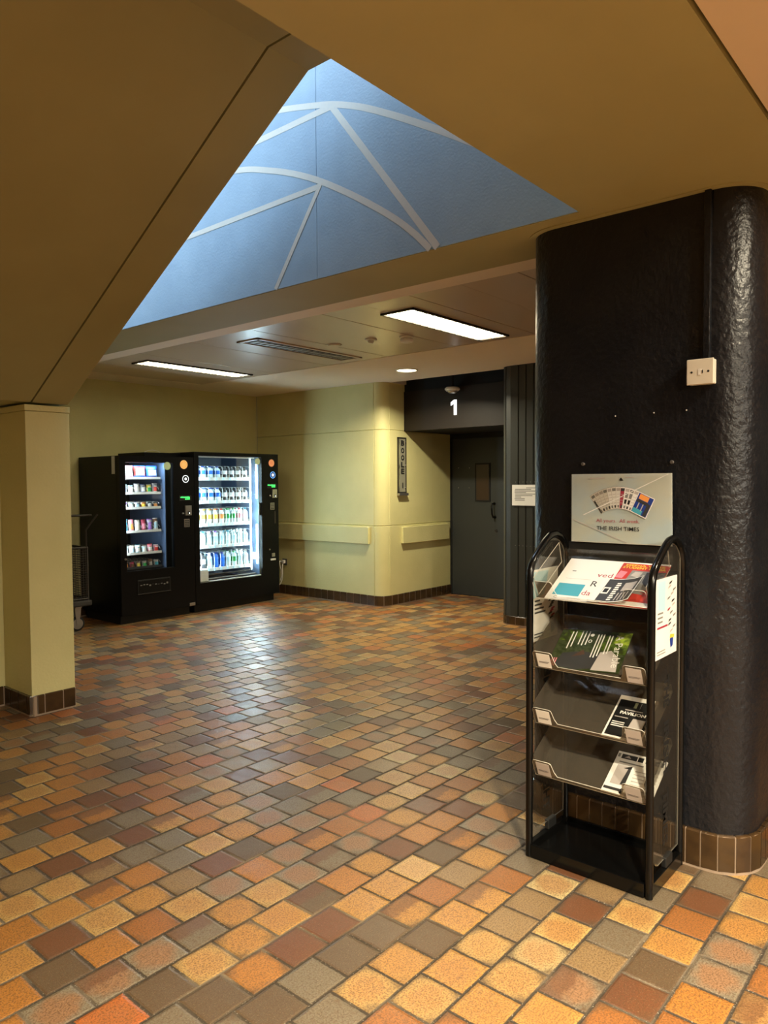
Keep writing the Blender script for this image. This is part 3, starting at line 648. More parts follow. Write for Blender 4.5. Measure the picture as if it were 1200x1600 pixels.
def price_card(tr, a, yc, mats):
    f = MB(); sh = Sheet(f, a + Vector((0, yc + 0.029, 0)) + LD * 0.006 + Vector((-0.0036, 0, -0.0015)), (0, -1, 0), LD, 0.058, 0.064).base(mats, 0.0012)
    sh.rect(0.12, 0.40, 0.88, 0.44, M_cardprint); sh.rect(0.12, 0.33, 0.80, 0.37, M_cardprint)
    o = f.build('price_card', tr); o['label'] = 'grey price card'
t1, a1, d1, n1 = tray(1.055, 1.205, M_clear)
t2, a2, d2, n2 = tray(0.775, 0.925, M_smoked)
t3, a3, d3, n3 = tray(0.548, 0.698, M_smoked)
t4, a4, d4, n4 = tray(0.336, 0.486, M_smoked)
for tr, a in ((t2, a2), (t3, a3), (t4, a4)):
    price_card(tr, a, 1.398, M_paper if tr is not t4 else M_card); price_card(tr, a, 1.032, M_card)
def on_tray(a, d, n, y_left, s0, W, H, lift, skew=0.0):
    """sheet lying on a tray: width runs towards -Y, height up the slope; s0 is the distance of its lower edge from the tray front"""
    du = Vector((0, -1, 0)) + d * skew; dv = d - Vector((0, -1, 0)) * skew
    o = a + Vector((0, y_left, 0)) + d * s0 + n * lift
    f = MB(); return f, Sheet(f, o, du, dv, W, H)
# top tray: newspaper promotion sheet, student magazine, dark flyer
f, sh = on_tray(a1, d1, n1, 1.406, 0.0, 0.415, 0.275, 0.0030)
sh.base(M_paper, 0.0025); sh.rect(0.05, 0.10, 0.32, 0.38, M_teal); sh.text('ved', 0.45, 0.64, 0.028, M_crimson, width=0.062); sh.text('R', 0.40, 0.42, 0.034, M_ink, width=0.026); sh.text('da', 0.375, 0.20, 0.030, M_crimson, width=0.036)
sh.rect(0.10, 0.68, 0.14, 0.70, M_grey); sh.rect(0.08, 0.50, 0.34, 0.505, M_card); sh.text('C', 0.10, 0.05, 0.016, M_grey); sh.lines(0.22, 0.04, 0.36, 1, 0.03, 0.02, M_card)
tag(f.build('promotion_sheet', origin=sh.P(0.5, 0.5)), 'large white printed sheet with a teal block covering the top tray of the rack', 'leaflet')
f, sh = on_tray(a1, d1, n1, 1.178, 0.000, 0.185, 0.262, 0.0075, -0.02)
sh.base(M_red, 0.0035); sh.rect(0.02, 0.0, 1, 0.10, M_paper)
sh.text('MEDIA WIRE', 0.5, 0.955, 0.011, M_yellow, width=0.155, bold=0.03); sh.text('STUDENT MEDIA', 0.5, 0.895, 0.014, M_yellow, width=0.17, bold=0.03)
sh.poly([(0.22, 0.30), (0.28, 0.83), (0.80, 0.83), (0.92, 0.60), (0.75, 0.28)], M_grey); sh.poly([(0.30, 0.70), (0.36, 0.80), (0.52, 0.80), (0.50, 0.66)], M_card)
sh.poly([(0.62, 0.56), (0.60, 0.80), (1.0, 0.84), (1.0, 0.50), (0.8, 0.40)], M_dgrey); sh.poly([(0.0, 0.62), (0.16, 0.62), (0.20, 0.78), (0.04, 0.80)], M_pink)
sh.lines(0.70, 0.36, 0.92, 3, 0.05, 0.02, M_crimson, 0.2)
tag(f.build('student_magazine', origin=sh.P(0.5, 0.5)), 'red student magazine with a black and white photograph on the top tray of the rack', 'magazine')
# dark flyer that curls up at its right-hand edge
f = MB(); NW = 10
def curl(u_, v_, e=0.0):
    base_ = a1 + Vector((0, 1.222 - 0.165 * u_ - 0.012 * v_, 0)) + d1 * (-0.004 + 0.150 * v_) + n1 * (0.0125 + e + 0.03 * u_ ** 3)
    return base_
def cpatch(u0, v0, u1, v1, m, e):
    vs = []; k = 8
    for i in range(k + 1):
        u_ = u0 + (u1 - u0) * i / k; vs += [curl(u_, v0, e), curl(u_, v1, e)]
    f.add(vs, [(2 * i, 2 * i + 2, 2 * i + 3, 2 * i + 1) for i in range(k)], m)
cpatch(0, 0, 1, 1, M_paper, 0); cpatch(0.0, 0.0, 1, 1, M_paper, -0.001); cpatch(0.16, 0.03, 0.97, 0.97, M_dgrey, 0.0006)
cpatch(0.17, 0.35, 0.34, 0.62, M_paper, 0.0010); cpatch(0.20, 0.40, 0.31, 0.57, M_ink, 0.0012)
for i in range(9): cpatch(0.42, 0.08 + i * 0.085, 0.52 + 0.02 * (i % 2), 0.135 + i * 0.085, M_paper, 0.0010)
cpatch(0.62, 0.45, 0.92, 0.80, M_card, 0.0010)
for i in range(4): cpatch(0.60 + i * 0.08, 0.06, 0.63 + i * 0.08, 0.38, M_card, 0.0010)
o = f.build('dark_flyer', origin=curl(0.5, 0.5), smooth=True); tag(o, 'dark grey flyer with white print curling up over the red magazine on the top tray', 'leaflet')
# second tray: green farm magazine lying on its side
f, sh = on_tray(a2, d2, n2, 1.400, 0.004, 0.290, 0.235, 0.004, 0.10)
sh.base(M_dgreen, 0.004)
sh.poly([(0.55, 0.60), (0.72, 1.0), (1.0, 1.0), (1.0, 0.45), (0.8, 0.42)], M_green); sh.poly([(0.78, 0.72), (0.82, 0.99), (1.0, 0.99), (1.0, 0.60)], M_lime)
sh.poly([(0.0, 0.70), (0.1, 1.0), (0.4, 1.0), (0.30, 0.72)], M_green); sh.poly([(0.1, 0.06), (0.14, 0.38), (0.42, 0.46), (0.70, 0.40), (0.72, 0.08), (0.4, 0.0)], M_dgrey)
sh.poly([(0.62, 0.02), (0.66, 0.46), (0.80, 0.52), (0.93, 0.36), (0.96, 0.02)], M_card); sh.poly([(0.28, 0.30), (0.42, 0.50), (0.46, 0.38)], mat('brown_print', (0.08, 0.04, 0.025), 0.4))
for u_, a_, b_ in ((0.16, .50, .95), (0.21, .55, .96), (0.30, .62, .98), (0.35, .60, .98), (0.40, .62, .98), (0.54, .32, .92), (0.58, .32, .92), (0.62, .36, .92), (0.70, .42, .90), (0.74, .44, .90)): sh.rect(u_, a_, u_ + 0.016, b_, M_paper)
sh.text('A Parable', 0.885, 0.52, 0.030, M_paper, width=0.19, rot=-PI / 2 + 0.12)
for v_ in (0.72, 0.88):
    sh.poly([(0.46 + 0.028 * math.cos(q * PI / 5), v_ + 0.04 * math.sin(q * PI / 5)) for q in range(10)], M_paper)
sh.poly([(0.46 + 0.018 * math.cos(q * PI / 5), 0.72 + 0.026 * math.sin(q * PI / 5)) for q in range(10)], M_dgreen)
for i in range(3): sh.rect(0.03 + 0.03 * i, 0.04, 0.045 + 0.03 * i, 0.24, M_pink)
tag(f.build('farm_magazine', origin=sh.P(0.5, 0.5)), 'green magazine with animals on its cover lying on the second tray of the rack', 'magazine')
# third tray: black club flyer
f, sh = on_tray(a3, d3, n3, 1.168, 0.004, 0.150, 0.225, 0.004, 0.0)
sh.base(M_paper, 0.003); sh.rect(0.05, 0.06, 0.97, 0.90, M_ink)
sh.rect(0.46, 0.74, 0.54, 0.87, mat('olive_print', (0.30, 0.33, 0.2), 0.5)); sh.rect(0.62, 0.74, 0.635, 0.87, M_grey); sh.text('PAVILION', 0.52, 0.60, 0.016, M_paper, width=0.100, bold=0.04)
sh.rect(0.28, 0.665, 0.74, 0.685, M_card); sh.lines(0.10, 0.48, 0.46, 1, 0.05, 0.02, M_card); sh.lines(0.10, 0.36, 0.50, 3, 0.045, 0.022, M_paper, 0.2, 2); sh.rect(0.85, 0.78, 0.95, 0.88, M_card)
sh.poly([(0.54, 0.22), (0.58, 0.50), (0.90, 0.50), (0.90, 0.20)], M_card); sh.rect(0.60, 0.09, 0.75, 0.13, M_paper); sh.rect(0.52, 0.15, 0.70, 0.19, M_paper)
tag(f.build('event_flyer', origin=sh.P(0.5, 0.5)), 'black flyer with a white border on the third tray of the rack', 'leaflet')
# bottom tray: folded newspaper
f, sh = on_tray(a4, d4, n4, 1.168, 0.004, 0.192, 0.205, 0.004, 0.0)
sh.base(M_paper, 0.006)
sh.rect(0.10, 0.84, 0.42, 0.95, M_dgrey); sh.rect(0.44, 0.84, 0.55, 0.95, M_ink); sh.rect(0.60, 0.84, 0.72, 0.95, M_dgrey); sh.rect(0.78, 0.84, 0.96, 0.95, M_ink)
sh.poly([(0.16, 0.87), (0.24, 0.93), (0.30, 0.87)], M_card); sh.poly([(0.80, 0.86), (0.87, 0.93), (0.93, 0.86)], M_card)
sh.rect(0.02, 0.86, 0.07, 0.95, M_grey); sh.rect(0.10, 0.74, 0.60, 0.77, M_grey); sh.rect(0.10, 0.22, 0.40, 0.68, M_card); sh.poly([(0.30, 0.24), (0.40, 0.24), (0.40, 0.60), (0.34, 0.66)], M_dgrey)
sh.poly([(0.24, 0.62), (0.40, 0.70), (0.40, 0.62)], M_ink); sh.rect(0.02, 0.08, 0.42, 0.14, M_dgrey); sh.rect(0.36, 0.04, 0.42, 0.16, M_ink)
sh.rect(0.86, 0.66, 0.93, 0.76, M_dgrey)
for i in range(7): sh.rect(0.48 + 0.0 * i, 0.60 - i * 0.08, 0.72, 0.62 - i * 0.08, M_card); sh.rect(0.76, 0.58 - i * 0.08, 0.96, 0.60 - i * 0.08, M_card)
tag(f.build('newspaper', origin=sh.P(0.5, 0.5)), 'black and white newspaper lying on the bottom tray of the rack', 'newspaper')
# poster above the rack
po = thing('rack_poster', 'pale landscape newspaper poster in a clear sleeve above the leaflet rack', 'poster', (2.935, 1.205, 1.263))
f = MB(); H_ = 0.287; W_ = 0.424
sh = Sheet(f, (2.915, 1.425, 1.264), (0.0, -1, 0.0), (0.09, 0.045, 1), W_, H_).base(M_poster, 0.003)
sh.rect(0.0, 0.0, 1.0, 0.012, M_paper)
# fan of newspapers
N = 12
def pt(ang_, r_, w_):
    c_, s_n = math.cos(ang_), math.sin(ang_)
    return ((0.208 + r_ * c_ + w_ * s_n) / W_, (0.016 + r_ * s_n - w_ * c_) / H_)
for i in range(N):
    ang = math.radians(124 - i * 5.4)
    def quad(ra, rb, wa, wb, m): sh.poly([pt(ang, ra, wa), pt(ang, ra, wb), pt(ang, rb, wb), pt(ang, rb, wa)], m)
    wfull = 0.026 if i < N - 1 else 0.066
    quad(0.127, 0.217, -0.006, wfull, M_card); quad(0.128, 0.216, -0.005, wfull - 0.001, M_paper)
    if i < N - 1:
        top = [M_grey, M_card, M_card, M_grey, M_card, M_grey, M_card, M_dgrey, M_card, M_grey, M_card][i]
        if i == 7: quad(0.129, 0.212, -0.004, 0.012, M_crimson)
        if i == 0: quad(0.129, 0.190, -0.004, 0.004, M_dgrey)
        quad(0.200, 0.212, -0.002, 0.014, top); quad(0.131, 0.142, 0.0, 0.010, M_dgrey if i % 2 else M_grey)
        for q in range(4): quad(0.150 + q * 0.012, 0.1515 + q * 0.012, -0.002, 0.012, M_card)
        if i in (8, 9): quad(0.150, 0.168, 0.0, 0.012, M_ink); quad(0.175, 0.195, 0.0, 0.012, M_grey)
    else:
        quad(0.131, 0.213, -0.002, 0.062, M_navy); quad(0.190, 0.211, 0.004, 0.044, M_orange); quad(0.131, 0.150, 0.0, 0.040, M_teal); quad(0.150, 0.180, 0.012, 0.016, M_card)
        quad(0.146, 0.176, 0.030, 0.034, M_card); quad(0.133, 0.185, 0.046, 0.060, M_dgrey); quad(0.176, 0.188, 0.0, 0.05, M_dgrey)
sh.text('All yours.  All week.', 0.485, 0.315, 0.019, M_crimson, width=0.182)
sh.text('THE IRISH TIMES', 0.485, 0.212, 0.0165, M_ink, width=0.180, bold=0.01)
for u_ in (0.27, 0.31, 0.50, 0.60): pass
# creases in the sleeve, scuffs
sh.poly([(0.13, 0.40), (0.97, 0.99), (0.975, 0.985), (0.135, 0.39)], M_paper); sh.poly([(0.03, 0.33), (0.58, 0.02), (0.575, 0.012), (0.028, 0.32)], M_card)
sh.poly([(0.50, 0.905), (0.52, 0.945), (0.545, 0.90), (0.52, 0.895)], M_ink); sh.rect(0.20, 0.93, 0.36, 0.945, M_card); sh.rect(0.56, 0.94, 0.65, 0.95, M_card)
f.build('print', po)
f = MB(); sh = Sheet(f, (2.9125, 1.427, 1.263), (0.0, -1, 0.0), (0.09, 0.045, 1), W_ + 0.004, H_ + 0.004); sh.mb.obox(sh.P(0, 0, 0), sh.du * sh.W, sh.dv * sh.H, sh.n * 0.0012, M_clear); f.build('sleeve', po)

# ------------------------------------------------------------------ vending machines
YF = 7.20
def cabinet(root, x0, x1, y1, z1, win, kick=0.10):
    """open-fronted box body with a door frame round the window win=(xa, xb, za, zb)"""
    xa, xb, za, zb = win; t_ = 0.03
    b = MB(); y0 = YF + 0.055
    b.box((x0, y0, kick), (x0 + t_, y1, z1), M_cab); b.box((x1 - t_, y0, kick), (x1, y1, z1), M_cab); b.box((x0 + t_, y0, z1 - t_), (x1 - t_, y1, z1), M_cab)
    b.box((x0 + t_, y1 - t_, kick), (x1 - t_, y1, z1 - t_), M_cab); b.box((x0 + t_, y0, kick), (x1 - t_, y1 - t_, za - 0.05), M_blackm)
    b.box((xb + 0.01, y0, za - 0.05), (x1 - t_, y1 - t_, z1 - t_), M_blackm)
    b.box((x0 + 0.03, YF + 0.08, 0.0), (x1 - 0.03, y1 - 0.05, kick), M_blackm)
    b.build('cabinet', root, bevel=0.003)
    d = MB(); q = YF; r_ = YF + 0.053
    d.box((x0, q, kick), (xa, r_, z1), M_cab); d.box((xb, q, kick), (x1, r_, z1), M_cab); d.box((xa, q, zb), (xb, r_, z1), M_cab); d.box((xa, q, kick), (xb, r_, za), M_cab)
    return d.build('door', root)
# left, snack machine
mL = thing('snack_vending_machine', 'black snack vending machine, the narrower left one beside the wire trolley', 'vending machine', (4.62, 7.6, 0))
WL = (4.222, 4.812, 0.575, 1.75)
dL = cabinet(mL, 4.15, 5.085, 8.06, 1.82, WL)
MB().box((WL[0], YF + 0.012, WL[2]), (WL[1], YF + 0.018, WL[3]), M_glass).build('glass', dL)
def badge(d, x, z, r_, prof, name, lab):
    f = MB()
    for k, (rr_, m) in enumerate(prof): f.lathe((x, YF - 0.0008 - 0.0008 * k, z), (0, -1, 0), [(rr_ * r_, 0), (rr_ * r_, 0.0006)], m, 26)
    o = f.build(name, d); o['label'] = lab
M_sticker = mat('orange_sticker_glow', (0.95, 0.55, 0.22), 0.5, emit=(1.0, 0.5, 0.16), emit_s=0.25)  # faint emission put in to brighten the sticker, which is no lamp
M_sticker2 = mat('coral_sticker_glow', (0.85, 0.32, 0.16), 0.5, emit=(0.9, 0.3, 0.14), emit_s=0.15)  # this sticker also glows by its material alone
M_glow = mat('lit_badge_white', (0.9, 0.95, 1), 0.5, emit=(0.85, 0.95, 1), emit_s=0.8)
M_glowb = mat('lit_badge_blue', (0.1, 0.3, 0.9), 0.5, emit=(0.15, 0.45, 1.0), emit_s=0.8)
badge(dL, 4.953, 1.735, 0.050, [(1, M_sticker), (0.72, M_yellow), (0.62, M_sticker)], 'round_sticker', 'orange round sticker')
badge(dL, 4.974, 1.571, 0.043, [(1, M_glow), (0.84, M_ink), (0.34, M_glow)], 'lit_badge', 'white ringed badge')
badge(dL, 4.735, 1.716, 0.045, [(1, mat('pale_green_sticker', (0.5, 0.72, 0.4), 0.5)), (0.8, mat('paler_green_sticker', (0.65, 0.8, 0.55), 0.5))], 'oval_sticker', 'pale green sticker')
def display(d, xc, z, seed):
    f = MB(); r2_ = random.Random(seed)
    f.box((xc - 0.08, YF - 0.003, z - 0.03), (xc + 0.08, YF, z + 0.03), M_blackm)
    for i in range(9): f.box((xc - 0.066 + i * 0.014, YF - 0.0045, z + 0.004 - 0.0007 * i), (xc - 0.056 + i * 0.014, YF - 0.003, z + 0.014 + 0.004 * r2_.random()), M_greenled)
    for i in range(4): f.box((xc - 0.004 + i * 0.016, YF - 0.0045, z - 0.017), (xc + 0.008 + i * 0.016, YF - 0.003, z - 0.006), M_greenled)
    f.build('display', d)
def reader(d, x, z, w_, h_, name='card_reader'):
    f = MB(); f.box((x - w_ / 2, YF - 0.018, z - h_ / 2), (x + w_ / 2, YF, z + h_ / 2), M_steel); f.box((x - 0.012, YF - 0.020, z - 0.042), (x + 0.018, YF - 0.018, z - 0.012), M_ink)
    f.box((x + 0.002, YF - 0.022, z - 0.040), (x + 0.014, YF - 0.020, z - 0.022), M_glow); f.build(name, d, bevel=0.003)
    MB().lathe((x - 0.067, YF, z - 0.032), (0, -1, 0), [(0.011, 0), (0.010, 0.012), (0.005, 0.014)], M_steel, 14).build('coin_button', d)
def keypad(d, x, z, w_, h_):
    f = MB(); f.box((x - w_ / 2, YF - 0.008, z - h_ / 2), (x + w_ / 2, YF, z + h_ / 2), M_steel)
    for i in range(3):
        for j in range(4): f.box((x - w_ / 2 + 0.008 + i * (w_ - 0.012) / 3, YF - 0.011, z - h_ / 2 + 0.008 + j * (h_ - 0.012) / 4), (x - w_ / 2 + 0.022 + i * (w_ - 0.012) / 3, YF - 0.008, z - h_ / 2 + 0.020 + j * (h_ - 0.012) / 4), M_dgrey)
    f.build('keypad', d)
display(dL, 4.967, 1.352, 1); reader(dL, 4.997, 1.21, 0.082, 0.112); keypad(dL, 4.979, 1.066, 0.07, 0.092)
f = MB(); f.box((4.34, YF - 0.006, 0.318), (4.748, YF, 0.472), M_blackm); f.box((4.35, YF - 0.009, 0.325), (4.738, YF - 0.006, 0.462), mat('hatch_flap', (0.006, 0.006, 0.006), 0.4, spec=0.2)); f.box((4.335, YF - 0.014, 0.312), (4.75, YF, 0.320), M_gunmetal); f.build('pickup_hatch', dL, bevel=0.002)
f = MB()
r2_ = random.Random(5)
for i in range(10): f.box((4.37 + i * 0.036, YF - 0.010, 0.395 + 0.02 * r2_.random()), (4.392 + i * 0.036, YF - 0.009, 0.402 + 0.02 * r2_.random()), M_grey)
f.build('hatch_lettering', dL)
MB().lathe((4.203, YF, 0.712), (0, -1, 0), [(0.012, 0), (0.011, 0.012)], M_steel, 14).build('door_lock', dL)
MB().box((5.0, YF - 0.008, 0.105), (5.075, YF, 0.140), M_steel).build('door_latch', dL, bevel=0.002)
MB().box((4.1485, 7.285, 1.625), (4.1498, 7.35, 1.815), M_paper).build('side_label', mL)
MB().box((4.60, 7.45, 1.82), (5.085, 8.0, 1.874), M_cab).build('roof_unit', mL, bevel=0.003)
MB().tube([(4.62, 7.47, 1.875), (4.66, 7.46, 1.895), (4.72, 7.46, 1.903), (4.80, 7.47, 1.890), (4.83, 7.48, 1.875)], 0.004, M_white, 6).build('roof_cable', mL, smooth=True)
# inside the left machine
TL = [(1.585, 1.60), (1.419, 1.43), (1.256, 1.268), (0.999, 1.012), (0.757, 0.77), (0.60, 0.612)]
M_inner = mat('machine_inner_panel', (0.06, 0.09, 0.15), 0.4)
f = MB(); f.box((4.182, 7.26, 0.55), (4.186, 8.0, 1.78), M_inner); f.box((4.74, 7.26, 0.55), (4.748, 8.0, 1.78), M_inner); f.build('inner_wall', mL)
def coil(mb_, x, z, y0, y1, r_, turns, m):
    n = turns * 10; mb_.tube([(x + r_ * math.cos(2 * PI * i / 10), y0 + (y1 - y0) * i / n, z + r_ * math.sin(2 * PI * i / 10)) for i in range(n + 1)], 0.0022, m, 5, cap=False)
for ri, (z0, z1_) in enumerate(TL):
    f = MB(); f.box((4.19, 7.31, z0 - 0.022), (4.735, 7.86, z0 - 0.016), M_gunmetal)
    f.box((4.245, 7.29, z0 - 0.016), (4.705, 7.30, z0 + 0.010), M_white if ri < 5 else M_dgrey)  # bottom lip in dark grey: shade of the unlit shelf put into its colour
    tr = f.build('shelf', mL)
    nc = 3 if ri == 0 else 6
    for c_ in range(nc):
        f = MB(); xw = 0.45 / nc; xx = 4.255 + xw * (c_ + 0.5); rr_ = 0.045 if ri == 0 else 0.033
        coil(f, xx, z0 + rr_, 7.315, 7.72, rr_, 6, M_steel); f.build('coil', tr, smooth=True)
f = MB(); f.box((4.23, 7.257, 1.755), (4.80, 7.267, 1.765), M_ledL); f.build('led_strip', mL)
f = MB(); f.box((4.200, 7.258, 0.75), (4.206, 7.264, 1.74), M_ledL); f.build('led_strip', mL)
area('snack_machine_led_top', (4.48, 7.275, 1.745), 0.45, 2.6, (0.78, 0.92, 1.0), (4.48, 7.36, 1.2), size_y=0.02)
o = area('snack_machine_side_fill', (4.212, 7.275, 1.25), 0.95, 4.5, (0.78, 0.92, 1.0), (4.5, 7.40, 1.25), size_y=0.02)  # added side lamp that brightens the snack packs
z = -(Vector((4.5, 7.40, 1.25)) - o.location).normalized(); x = Vector((0, 0, 1)); o.rotation_euler = Matrix((x, z.cross(x), z)).transposed().to_euler()
# snack bags
def bag(w_, h_, t_, c1, c2, c3):
    mb = MB(); nu, nv = 8, 12; vs = []
    for sgn in (-1, 1):
        for j in range(nv + 1):
            for i in range(nu + 1):
                u_, v_ = i / nu, j / nv
                bu = math.sin(PI * u_) ** 0.6; bv = min(1, math.sin(PI * v_) * 1.8) ** 0.8
                wrk = 0.06 * math.sin(u_ * 19 + j * 1.3) * (1 - abs(v_ - .5))
                pin = 1 - 0.10 * (1 - abs(2 * v_ - 1)) ** 1
                vs.append(((u_ - 0.5) * w_ * pin, sgn * t_ / 2 * bu * bv * (1 + wrk), v_ * h_))
    k = (nu + 1) * (nv + 1); base_ = 0
    for s_i in (0, 1):
        for j in range(nv):
            for i in range(nu):
                a = s_i * k + j * (nu + 1) + i; v_ = (j + .5) / nv; u_ = (i + .5) / nu
                m = c1
                if 0.28 < v_ < 0.66 and 0.15 < u_ < 0.85: m = c2
                if v_ < 0.22 or (0.70 < v_ < 0.78 and u_ > 0.3): m = c3
                if v_ > 0.93: m = c3
                mb.f.append([a, a + 1, a + nu + 2, a + nu + 1]); mb.m.append(mb.mi(m))
    mb.v = vs
    return mb
COLN = {'white': M_white, 'pink': M_pink, 'red': M_red, 'blue': mat('blue_pack', (0.02, 0.14, 0.62), 0.3), 'light blue': M_lblue, 'navy': M_navy, 'silver': mat('silver_pack', (0.5, 0.52, 0.55), 0.3, 0.5), 'yellow': M_yellow, 'orange': M_orange,
        'purple': M_purple, 'teal': M_teal, 'brown': mat('brown_pack', (0.16, 0.07, 0.03), 0.4), 'green': mat('green_pack', (0.05, 0.4, 0.1), 0.3), 'black': M_dgrey, 'cream': M_ivory, 'crimson': M_crimson, 'grey': M_card}
rows = [
    (0, 0.142, 0.152, [('white', 'white', 'pink'), ('red', 'pink', 'blue'), ('blue', 'light blue', 'navy')], 'top shelf'),
    (1, 0.068, 0.118, [('white', 'silver', 'light blue'), ('silver', 'white', 'light blue'), ('white', 'grey', 'silver'), ('silver', 'white', 'navy'), ('yellow', 'green', 'white'), ('silver', 'red', 'white')], 'second shelf'),
    (2, 0.066, 0.088, [('purple', 'white', 'navy'), ('light blue', 'white', 'grey'), ('white', 'light blue', 'navy'), ('orange', 'yellow', 'orange'), ('black', 'white', 'light blue'), ('black', 'orange', 'silver')], 'third shelf'),
    (3, 0.067, 0.152, [('silver', 'teal', 'teal'), ('pink', 'orange', 'pink'), ('white', 'cream', 'white'), ('crimson', 'pink', 'crimson'), ('silver', 'purple', 'purple'), ('brown', 'light blue', 'white')], 'fourth shelf'),
    (4, 0.069, 0.102, [('white', 'white', 'light blue'), ('white', 'light blue', 'white'), ('white', 'white', 'teal'), ('light blue', 'white', 'white'), ('pink', 'white', 'red'), ('pink', 'red', 'white')], 'fifth shelf'),
    (5, 0.060, 0.090, [('brown', 'orange', 'brown'), ('crimson', 'brown', 'crimson'), ('brown', 'yellow', 'grey'), ('grey', 'green', 'grey'), ('brown', 'grey', 'brown'), ('grey', 'teal', 'grey')], 'dim bottom shelf')]
ORD = ['leftmost', 'second from the left', 'third from the left', 'fourth from the left', 'fifth from the left', 'rightmost']
for ri, w_, h_, cs, nm in rows:
    n = len(cs)
    for i, (c1, c2, c3) in enumerate(cs):
        xx = 4.255 + 0.45 / n * (i + 0.5); z = TL[ri][0] - 0.0155
        mb = bag(w_ * random.uniform(.92, 1.03), h_ * (random.uniform(.84, 1.04) if n == 6 else 1), 0.045 if n == 6 else 0.07, COLN[c1], COLN[c2], COLN[c3])
        o = mb.build('snack_bag', smooth=True, origin=(0, 0, 0)); o.location = (xx, 7.345, z); o.rotation_euler = (-0.10, 0.0, random.uniform(-.12, .12))
        cc = c1 if c1 == c2 else c1 + ' and ' + c2
        ps = ORD[i] if n == 6 else ['left', 'middle', 'right'][i]
        tag(o, '%s %s, %s of snack machine, %s' % (cc, 'crisp bag' if n == 3 else 'snack pack', nm, ps if n == 6 else ps + ' of the three'), 'snack', 'snack packs in the left vending machine')
# right, drinks machine
mR = thing('drinks_vending_machine', 'wide brightly lit black drinks vending machine, the right one against the pale wall', 'vending machine', (5.73, 7.6, 0))
WR = (5.155, 6.098, 0.35, 1.843)
dR = cabinet(mR, 5.092, 6.375, 8.06, 1.885, WR)
MB().box((WR[0], YF + 0.012, WR[2]), (WR[1], YF + 0.018, WR[3]), M_glass).build('glass', dR)
badge(dR, 6.264, 1.773, 0.047, [(1, M_sticker2), (0.7, M_sticker), (0.6, M_sticker2)], 'round_sticker', 'coral round sticker')
badge(dR, 6.284, 1.621, 0.043, [(1, M_glowb), (0.86, M_navy), (0.42, M_glow)], 'lit_badge', 'blue ringed badge')
badge(dR, 6.035, 1.79, 0.042, [(1, MAT['pale_green_sticker']), (0.8, MAT['paler_green_sticker'])], 'oval_sticker', 'pale green sticker')
display(dR, 6.264, 1.482, 2); reader(dR, 6.30, 1.383, 0.078, 0.108); keypad(dR, 6.266, 1.222, 0.068, 0.088)
f = MB(); f.box((6.30, YF - 0.004, 1.0), (6.325, YF, 1.155), M_gunmetal); f.build('note_slot', dR)
MB().lathe((6.215, YF, 0.671), (0, -1, 0), [(0.010, 0), (0.009, 0.010)], M_steel, 14).build('door_lock', dR)
f = MB(); f.box((6.25, YF - 0.012, 0.575), (6.30, YF, 0.62), M_steel); f.box((6.228, YF - 0.02, 0.53), (6.305, YF, 0.552), M_white); f.build('coin_return', dR, bevel=0.003)
f = MB(); f.box((6.07, YF + 0.0195, 1.11), (6.095, YF + 0.03, 1.27), M_black); f.build('door_handle', dR)
MB().box((5.17, YF + 0.020, 0.355), (5.285, YF + 0.022, 0.50), M_paper).build('paper_label', dR)
f = MB(); f.box((5.16, YF + 0.020, WR[2] + 0.002), (6.09, YF + 0.028, WR[2] + 0.014), M_white); f.box((5.16, YF + 0.020, 1.824), (6.0, YF + 0.028, 1.838), M_white); f.build('glass_seal', dR)
f = MB(); f.box((5.123, 7.26, 0.32), (5.127, 8.02, 1.85), mat('machine_side_led_reflection', (0.20, 0.34, 0.62), 0.4)); f.box((5.127, 8.015, 0.32), (6.10, 8.02, 1.85), mat('machine_back_panel', (0.03, 0.035, 0.045), 0.5))  # side panel's blue base colour stands for LED light reflecting on it
f.box((6.096, 7.26, 0.32), (6.1, 8.015, 1.85), M_inner); f.build('inner_wall', mR)
TR = [1.588, 1.310, 1.037, 0.774, 0.500]
for k, z0 in enumerate(TR):
    f = MB(); f.box((5.14, 7.315, z0 - 0.030), (5.99, 7.95, z0 - 0.004), M_gunmetal); f.box((5.16, 7.30, z0 - 0.034), (5.998, 7.314, z0 + 0.004), M_white)
    n = 9 if k > 1 else 8
    for i in range(n + 1):
        xx = 5.165 + 0.83 / n * i; f.box((xx - 0.002, 7.314, z0 - 0.004), (xx + 0.002, 7.85, z0 + 0.03), M_white)
        f.box((xx - 0.010, 7.296, z0 - 0.030), (xx + 0.010, 7.300, z0 + 0.000), M_lblue)
        hh = (0.140, 0.158, 0.178, 0.170, 0.184)[k] - 0.01
        f.tube([(xx + 0.004, 7.318, z0), (xx + 0.004, 7.318, z0 + hh * 0.6), (xx + 0.004, 7.325, z0 + hh), (xx + 0.004, 7.36, z0 + hh + 0.008), (xx + 0.004, 7.80, z0 + hh + 0.008)], 0.0028, M_white, 6)
    f.build('shelf', mR)
f = MB(); f.box((5.993, 7.30, 0.42), (6.012, 7.32, 1.84), M_white); f.box((6.0, 7.27, 0.56), (6.05, 7.30, 0.64), M_white); f.build('lift_rail', mR)
f = MB(); f.box((5.30, 7.28, 0.375), (6.05, 7.30, 0.385), M_steel); f.box((5.25, 7.29, 0.42), (6.0, 7.31, 0.432), M_gunmetal); f.build('lift_tray', mR)
for za, zb, xx in ((1.325, 1.755, 6.066), (0.50, 1.0, 6.066)):
    f = MB(); f.tube([(xx, 7.262, za), (xx, 7.262, zb)], 0.010, M_led, 10); f.build('light_tube', mR)
f = MB(); f.box((5.16, 7.257, 1.846), (5.99, 7.267, 1.852), M_led); f.build('light_tube', mR)
